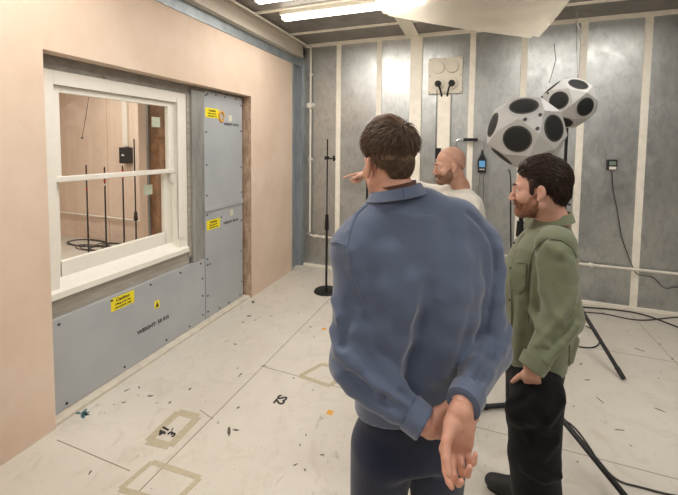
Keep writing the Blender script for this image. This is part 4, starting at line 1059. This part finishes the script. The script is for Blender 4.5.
# trousers
T_ = [LOFT([(.78, 0, .01, .155, .108), (.88, 0, .01, .158, .106), (.965, 0, .0, .152, .100)], fb_, yaw_of(XA), 2.3, cap=.02)]
for q, hx, kx in ((-1, .088, .105), (1, .088, .10)):
    T_ += [RC(B(q*hx, .01, .80), B(q*kx, .03, .47), .097, .078, .02), RC(B(q*kx, .03, .47), B(q*(kx+.01), 0, .10), .078, .068, .02)]
T_ += [PL((0, 0, .07), (0, 0, -1), .004)]
T_[-1].sub = True
w3 = wav(8, (10, 26), .006)
bl = meshobj('belt', [sk([LOFT([(.955, 0, 0, .156, .1035), (.992, 0, 0, .157, .1035)], fb_, yaw_of(XA), 2.3, cap=.004)], .006)], 'leather', man)
tr_ = meshobj('trousers', [sk(T_, .008, w3)], 'navy_cloth', man)
MB().box(-.001, -.001, -.001, .001, .001, .001) if False else None
for q in (-1, 1): shoe(Fr(B(q*.115, -.01, 0), np.array([norm(XA+YA*.1*q*-1), norm(YA+XA*.1*q), UP]).T), 'shoe', man)
# hair: short sides, thick tousled top
def hair_cap(f, s, prims, h=.004, disp=None): return sk(prims, h, disp)
P_ = [EL(Hf(0, -.018*hs, .046*hs), np.array((.0735, .0955, .0865))*hs, Hf.R), EL(Hf(0, -.050*hs, .012*hs), np.array((.050, .047, .046))*hs, Hf.R, .02), EL(Hf(0, .004, .110), np.array((.054, .078, .052))*hs, Hf.R, .02)]
c_ = PL(Hf(0, .072, .088), Hf.R@norm(V3(0, .70, -.71)), .006); c_.sub = True; P_.append(c_)
w4 = wav(21, (120, 220), .0022)
topness = lambda q: 1/(1+math.exp(-(q[2]-.062)/.012))
whorl = np.array([.015, -.075, .118])
def flow(q, u):
    d = q-whorl; d[1] *= 1.0; t = topness(q); return norm(d+1e-6)*1.0*(1) + np.array([.15, .45, .1])*t + np.array([0, .1, -1.0])*(1-t)
lk = grow(Hf, hs, (0, -.016, .047), (.0745, .096, .089), (0, .074, .088), (0, .70, -.71), flow, lambda q, u: .014+.036*topness(q), lambda q, u: .15+.95*topness(q), 5200, .00125, 5, 6, .28, lambda q: q[2] > .012)
lk2 = grow(Hf, hs, (0, -.045, .005), (.0615, .060, .070), (0, -.0, -.045), (0, .6, -.8), lambda q, u: (0, 0, -1), lambda q, u: .013, lambda q, u: .22, 4200, .0011, 6, 4, .35, lambda q: q[1] < -.0 and q[2] > -.05+max(0, abs(q[0])-.03)*1.5)
meshobj('hair', [sk(P_, .004, w4), lk, lk2], 'brown_hair', man)

# ============================ man in the green shirt, in profile
YG = norm(-RT*.93+FW*.34); XG = np.cross(YG, UP)
sL = at(556, 245, 1.41); fg = sL+XG*.175+YG*.030; fg[2] = 0
G = Fr(fg, np.array([XG, YG, UP]).T)
Gh = face_frame(at(539, 189, 1.56), norm(-RT*.86+FW*.50-UP*.09), roll=0.)
ng = at(552, 221, 1.575); gs = 1.02
sR = sL+XG*.34; eL = at(563, 316, 1.38); eR = sR-UP*.28-YG*.03
cL = at(531, 368, 1.365); wL = at(531, 374, 1.40)
head = head_prims(Gh, gs, ng)
fL = hand_frame(wL, at(534, 400, 1.50)-wL, XG, YG)
hand = hand_prims(fL, .80, curls=(.15, .18, .2, .25), thumb=(.1, -.3, -.3), arm=eL*.3+cL*.7)
wR = eR-UP*.24+YG*.02; hand2 = hand_prims(hand_frame(wR, -UP+YG*.2, -XG, YG), .98, curls=(.3, .35, .4, .45), arm=eR*.4+wR*.6)
core = [LOFT([(.85, 0, 0, .13, .09), (1.1, 0, 0, .13, .09), (1.29, 0, -.01, .13, .07), (1.35, 0, -.03, .05, .05)], fg, yaw_of(XG)), RC(ng+[0, 0, -.02], ng+[0, 0, -.18], .055, .07), RC(sL, eL, .04, .036), RC(eL, cL, .036, .028), RC(sR, eR, .04, .034), RC(eR, wR, .034, .026)]
core += [RC(ng+[0, 0, -.12], G(0, 0, .9), .07, .10, .05)]
hipL = at(537, 392, 1.49); knL = at(534, 458, 1.47); anL = V3(*at(542, 480, 1.47)[:2], .09); hipR = G(.09, .01, .85); knR = at(526, 420, 1.74)
org = onZ(529, 500); anR = V3(org[0], org[1], .09)
core += [RC(hipL, knL, .06, .045), RC(knL, anL, .045, .034), RC(hipR, knR, .06, .045), RC(knR, anR, .045, .034)]
gm = meshobj('person', [sk(head, .003), sk(core, .009), sk(hand, .0028), sk(hand2, .0035)], 'skin_pink', None, fg)
tag(gm, 'person with dark hair in a green shirt and black trousers, hand in pocket', 'person')
eyes(gm, Gh, gs)
S_ = [LOFT([(.815, 0, .00, .155, .120), (.90, 0, -.00, .165, .132), (1.02, 0, -.005, .170, .144), (1.14, 0, -.005, .172, .147), (1.24, 0, -.005, .175, .138), (1.33, 0, -.01, .15, .105), (1.375, 0, -.018, .10, .082), (1.40, 0, -.02, .06, .06)], fg, yaw_of(XG), 2.3, cap=.006)]
S_ += [RC(ng-UP*.07-YG*.012, ng-UP*.028-YG*.006, .068, .060, .02), RC(ng-UP*.045+YG*.02, ng-UP*.12+YG*.045, .070, .088, .02), RC(ng+V3(0, 0, -.065)-YG*.015, G(-.06, -.075, 1.32), .050, .060, .04), RC(ng+V3(0, 0, -.07)+XG*-.03, sL, .05, .070, .04), RC(ng+V3(0, 0, -.07)+XG*.03, sR, .05, .068, .04), RC(sL, eL, .068, .066, .02), sleeve_end(eL, cL, .067, .046), RC(sR, eR, .068, .062, .02), RC(eR, wR, .062, .042, .02)]
sp = [([(545, 240), (536, 250), (530, 268), (528, 290), (528, 320)], .008, -.007, .010), ([(546, 243), (560, 240), (572, 247), (580, 262)], .006, -.004, .008), ([(549, 246), (560, 252), (569, 262), (575, 278)], .012, .005, .02),
 ([(580, 262), (582, 285), (578, 305), (570, 325), (563, 340)], .008, -.006, .012), ([(566, 268), (572, 290), (570, 310)], .014, .006, .02), ([(540, 262), (545, 290), (553, 312)], .014, .006, .03),
 ([(572, 300), (560, 318), (548, 334), (538, 345)], .012, .008, .018), ([(575, 315), (562, 332), (548, 348)], .010, -.007, .016), ([(577, 325), (562, 345), (546, 360)], .013, .008, .018), ([(532, 310), (540, 330), (546, 345)], .012, .005, .02),
 ([(556, 350), (548, 362), (540, 370)], .010, .006, .014), ([(575, 340), (570, 360), (567, 380)], .016, .006, .02), ([(516, 250), (512, 280), (512, 310), (512, 350)], .006, .003, .008), ([(520, 300), (519, 330), (517, 355)], .014, .006, .02),
 ([(518, 262), (524, 262), (526, 285), (520, 290), (515, 285), (518, 262)], .005, .002, .005)]
S_ += folds(S_, sp)
w5 = wav(31, (18, 40), .004)
sh = meshobj('shirt', [sk(S_, .0055, w5)], 'green_twill', gm)
cuff(sh, eL, cL, .049, .047, 'green_twill', ln=.04)
seam_line(S_, [[(548, 238), (538, 243), (531, 256), (528, 275), (527, 300), (528, 325)], [(549, 238), (562, 240), (573, 248), (579, 262), (581, 282)], [(515, 262), (526, 263), (525, 288), (518, 294), (512, 288)], [(524, 233), (516, 246), (512, 265), (511, 290), (511, 320), (512, 350)], [(570, 345), (570, 360), (568, 378)], [(512, 358), (516, 363)]], .0022, 'seam', 'green_twill', sh)
gc = ng+UP*.010-YG*.004
collar(sh, gc+UP*.020, XG, YG, .060, .064, .045, .34, .006, 'green_twill', 'collar', a0=-.0, a1=2*PI, drop=.013, down=True, hfun=lambda a: .040+.022*max(0, -math.cos(a))**3)
pk = [march(S_, x, y) for x, y in ((513, 262), (524, 263), (523, 291), (516, 296), (511, 289))]
for x, y in ((514, 243), (511, 268), (509.5, 300)):
    q = march(S_, x, y)
    if q is not None and np.linalg.norm(q-EYE) < 2.2: MB().sph(q, .006, seg=8).build('button', 'driver_dark', sh)
T_ = [LOFT([(.70, 0, .0, .14, .108), (.80, 0, .004, .150, .120), (.93, 0, 0, .14, .115)], fg, yaw_of(XG), 2.3, cap=.02)]
T_ += [RC(hipL, knL, .102, .092, .02), RC(knL, anL, .094, .085, .02), RC(hipR, knR, .10, .088, .03), RC(knR, anR, .088, .070, .02)]
T_ += [RC(at(534, 397, 1.43), at(520, 410, 1.44), .068, .058, .03)]
c_ = PL((0, 0, .055), (0, 0, -1), .004); c_.sub = True; T_ += [c_]
T_ += folds(T_, [([(520, 400), (530, 420), (545, 430)], .014, .008, .02), ([(560, 400), (548, 418), (530, 436)], .014, .008, .02), ([(556, 440), (540, 455), (524, 465)], .012, .008, .02), ([(528, 470), (545, 478), (560, 476)], .012, .008, .02), ([(535, 388), (522, 400), (508, 405)], .01, -.006, .015)])
meshobj('trousers', [sk(T_, .007, wav(9, (14, 30), .006))], 'black_cloth', gm)
RS = np.array([np.cross(YG, UP), YG, UP]).T
shoe(Fr(V3(org[0], org[1], 0), RS), 'shoe', gm); shoe(Fr(V3(anL[0], anL[1], 0), RS), 'shoe', gm)
# swept back hair
P_ = [EL(Gh(0, -.020, .045), (.0765, .098, .087), Gh.R), EL(Gh(0, -.070, -.002), (.060, .044, .066), Gh.R, .03), EL(Gh(0, .004, .096), (.055, .070, .038), Gh.R, .02), RC(Gh(-.070, .020, .04), Gh(-.068, .026, -.012), .012, .008, .015), RC(Gh(.070, .020, .04), Gh(.068, .026, -.012), .012, .008, .015)]
c_ = PL(Gh(0, .080, .078), Gh.R@norm(V3(0, .66, -.75)), .006); c_.sub = True
P_ = P_[:3]+[c_]+P_[3:]
def flow2(q, u): return norm(np.array([0, -1., .15 if q[1] > .02 else -.9 if q[2] < .06 else -.35]))
lk = grow(Gh, 1., (0, -.020, .050), (.080, .102, .094), (0, .082, .080), (0, .66, -.75), flow2, lambda q, u: .05, lambda q, u: .12, 3600, .0017, 15, 7, .12)
lk2 = grow(Gh, 1., (0, -.062, .0), (.066, .056, .074), (0, -.0, -.05), (0, .6, -.8), lambda q, u: (0, -.3, -1), lambda q, u: .028, lambda q, u: .2, 1500, .0014, 16, 5, .2, lambda q: q[1] < -.02 and q[2] > -.062)
meshobj('hair', [sk(P_, .004, wav(23, (90, 160), .002)), lk, lk2], 'dark_hair', gm)
def beard(Hd, s, mat, par, n, seed, L=.010, vol=.004):
    C = (0, .026, -.066); R3 = (.0645, .064, .064)
    P = [EL(Hd(0, .030*s, -.030*s), np.array((.0635, .0615, .084))*s, Hd.R)]
    for q in (-1, 1): P.append(RC(Hd(q*.050*s, .008*s, -.060*s), Hd(q*.020*s, .068*s, -.094*s), .0205*s, .023*s, .03))
    P.append(EL(Hd(0, .077*s, -.097*s), np.array((.026, .020, .020))*s, Hd.R, .02)); P.append(RC(Hd(-.022*s, .088*s, -.058*s), Hd(.022*s, .088*s, -.058*s), .006, .006, .012))
    c1 = PL(Hd(0, .088*s, -.050*s), Hd.R@norm(V3(0, .42, .9)), .004); c1.sub = True
    c2 = RC(Hd(-.018*s, .098*s, -.072*s), Hd(.018*s, .098*s, -.072*s), .008, .008, .006, True); c3 = RC(Hd(0, .09*s, .0), Hd(0, .118*s, -.040*s), .012, .018, .006, True)
    c4 = PL(Hd(0, .0, 0), Hd.R@V3(0, -1, 0), .006); c4.sub = True
    P += [c1, c2, c3, c4]
    lk = grow(Hd, s, (0, .030, -.062), (.062, .068, .058), (0, .088, -.048), (0, .42, .9), lambda q, u: (0, .25, -1), lambda q, u: L, lambda q, u: .35, n, .0008, seed, 4, .35, lambda q: q[1] > .012 and not (abs(q[0]) < .02 and -.080 < q[2] < -.06 and q[1] > .07))
    return meshobj('beard', [sk(P, .003, wav(seed, (200, 300), .0012)), lk], mat, par)
beard(Gh, gs, 'ginger_beard', gm, 1300, 41)
for q in (-1, 1): MB().tube([Gh(q*.014, .098, .020), Gh(q*.03, .092, .027), Gh(q*.046, .078, .022)], [.003, .0045, .002], 6).build('eyebrow', 'dark_hair', gm, smooth=True)

# ============================ bald man in white pointing at the window
fw_ = at(458, 300, 2.45); fw_[2] = 0
YW_ = norm(-RT*.93-FW*.30); XW_ = np.cross(YW_, UP); W = Fr(fw_, np.array([XW_, YW_, UP]).T)
Wh = face_frame(at(449.5, 166, 2.42), norm(-RT*.99+FW*.02-UP*.14), roll=.0); ws = .98
nw = at(460, 187, 2.47)
sL = W(-.175, -.01, 1.415); sR = W(.165, .0, 1.42); 
sR = at(437, 194, 2.58); eR = at(403, 185, 2.66); wR = at(367, 174.5, 2.74)
sL = at(473, 205, 2.33); eL = at(481, 243, 2.27); wL = at(462, 270, 2.15)
head = head_prims(Wh, ws, nw)
fR = hand_frame(wR, at(345, 175, 2.80)-wR+UP*-.02, -UP-CF*.5, -CF)
hand = hand_prims(fR, 1., curls=(.12, 1.1, 1.25, 1.3), thumb=(.4, .5, .4), arm=eR*.35+wR*.65)
fL = hand_frame(wL, YW_*.6-UP*.6, -UP*.3+XW_, UP); hand2 = hand_prims(fL, 1., arm=eL*.4+wL*.6)
core = [LOFT([(.88, 0, 0, .14, .09), (1.1, 0, 0, .13, .09), (1.34, 0, 0, .15, .08), (1.44, 0, 0, .06, .06)], fw_, yaw_of(XW_)), RC(nw, nw+[0, 0, -.2], .055, .07), RC(sL, eL, .042, .036), RC(eL, wL, .036, .027), RC(sR, eR, .042, .036), RC(eR, wR, .038, .027)]
for q in (-1, 1): core += [RC(W(q*.09, 0, .9), W(q*.10, .02, .48), .07, .05), RC(W(q*.10, .02, .48), W(q*.11, 0, .09), .045, .035)]
wm = meshobj('person', [sk(head, .0032), sk(core, .009), sk(hand, .0032), sk(hand2, .0035)], 'skin_warm', None, fw_)
tag(wm, 'bald bearded person in a white top pointing towards the window', 'person')
eyes(wm, Wh, ws)
S_ = [LOFT([(.86, 0, .00, .165, .125), (1.0, 0, 0, .160, .120), (1.15, 0, 0, .165, .12), (1.28, 0, 0, .175, .12), (1.36, 0, -.0, .165, .105), (1.42, 0, -.0, .12, .085), (1.46, 0, 0, .07, .07)], fw_+[0, 0, .0], yaw_of(XW_), 2.3, cap=.006)]
S_ += [RC(nw+V3(0, 0, -.05), sL, .055, .060, .04), RC(nw+V3(0, 0, -.05), sR, .055, .060, .04), RC(sL, eL, .062, .056, .02), RC(sR, eR, .062, .055, .02), RC(eL, eL*.6+wL*.4, .056, .052, .02), RC(eR, eR*.75+wR*.25, .055, .050, .02)]
S_ += folds(S_, [([(470, 195), (477, 208), (480, 225)], .012, .006, .02), ([(464, 200), (468, 215), (470, 230)], .012, -.006, .015), ([(446, 195), (452, 205), (458, 215)], .01, .005, .02), ([(434, 188), (444, 200)], .01, -.004, .015)])
ws_ = meshobj('long_sleeved_top', [sk(S_, .007, wav(51, (18, 45), .006))], 'white_jersey', wm)
collar(ws_, nw-UP*.022, XW_, YW_, .062, .064, .020, -.1, .005, 'white_jersey', 'neckband', drop=-.022)
T_ = [LOFT([(.76, 0, .0, .155, .115), (.90, 0, 0, .155, .115)], fw_, yaw_of(XW_), 2.3, cap=.02)]
for q in (-1, 1): T_ += [RC(W(q*.085, 0, .80), W(q*.10, .02, .46), .088, .070, .02), RC(W(q*.10, .02, .46), W(q*.11, 0, .1), .070, .058, .02)]
c_ = PL((0, 0, .06), (0, 0, -1), .004); c_.sub = True; T_ += [c_]
meshobj('trousers', [sk(T_, .009, wav(52, (10, 26), .006))], 'charcoal_cloth', wm)
for q in (-1, 1): shoe(Fr(W(q*.11, 0, 0), W.R), 'shoe', wm)
beard(Wh, ws, 'short_beard', wm, 900, 61, .007)
P_ = [EL(Wh(0, -.016*ws, .043*ws), np.array((.0748, .0948, .0846))*ws, Wh.R), EL(Wh(0, -.05*ws, .0), np.array((.058, .052, .055))*ws, Wh.R, .02)]
c_ = PL(Wh(0, .050, .100), Wh.R@norm(V3(0, .72, -.70)), .006); c_.sub = True; P_.append(c_)
meshobj('hair', [sk(P_, .0035)], 'stubble', wm)
for q in (-1, 1): MB().tube([Wh(q*.014, .096, .020), Wh(q*.03, .09, .026), Wh(q*.046, .076, .021)], [.002, .0035, .002], 6).build('eyebrow', 'short_beard', wm, smooth=True)
# ------------------------------------------------------------------ lights and camera
def area(name, loc, sx, sy, power, col=(1., .90, .78), rot=(0, 0, 0)):
    l = bpy.data.lights.new(name, 'AREA'); l.shape = 'RECTANGLE'; l.size = sx; l.size_y = sy; l.energy = power; l.color = col
    o = bpy.data.objects.new(name, l); o.location = loc; o.rotation_euler = rot; COL.objects.link(o); return o
LC = (1., .96, .91)
for x, y, L, p in ((-1.2, 3.52, 1.45, 26), (-1.2, 3.02, 1.45, 26), (1.25, 3.5, 1.45, 30), (-1.3, 1.2, 1.45, 55), (1.6, 1.2, 1.45, 55), (-1.3, -1.2, 1.45, 60), (1.6, -1.2, 1.45, 60)):
    area('tube_lamp', (x, y, ZC-.10), L, .09, p, LC)
area('tube_lamp', (-5.2, 1.2, 3.1), 1.5, .2, 110, LC)
area('tube_lamp', (-5.2, 3.3, 3.1), 1.5, .2, 90, LC)
w = bpy.data.worlds.new('World'); SC.world = w; w.use_nodes = True
w.node_tree.nodes['Background'].inputs[0].default_value = (.9, .85, .78, 1); w.node_tree.nodes['Background'].inputs[1].default_value = .05
cam = bpy.data.cameras.new('Camera'); co = bpy.data.objects.new('Camera', cam); COL.objects.link(co)
cam.sensor_width = 36; cam.sensor_fit = 'HORIZONTAL'; cam.lens = F/678*36
cam.shift_x = (339-CX)/678; cam.shift_y = -(247.5-CY)/678; cam.clip_start = .05
m4 = Matrix(((CR[0], CU[0], -CF[0], EYE[0]), (CR[1], CU[1], -CF[1], EYE[1]), (CR[2], CU[2], -CF[2], EYE[2]), (0, 0, 0, 1)))
co.matrix_world = m4; SC.camera = co
SC.view_settings.view_transform = 'Standard'; SC.view_settings.look = 'None'; SC.view_settings.gamma = 1
SC.view_settings.use_curve_mapping = False; SC.view_settings.exposure = -.92
SC.cycles.use_denoising = True; SC.cycles.max_bounces = 8; SC.cycles.diffuse_bounces = 4
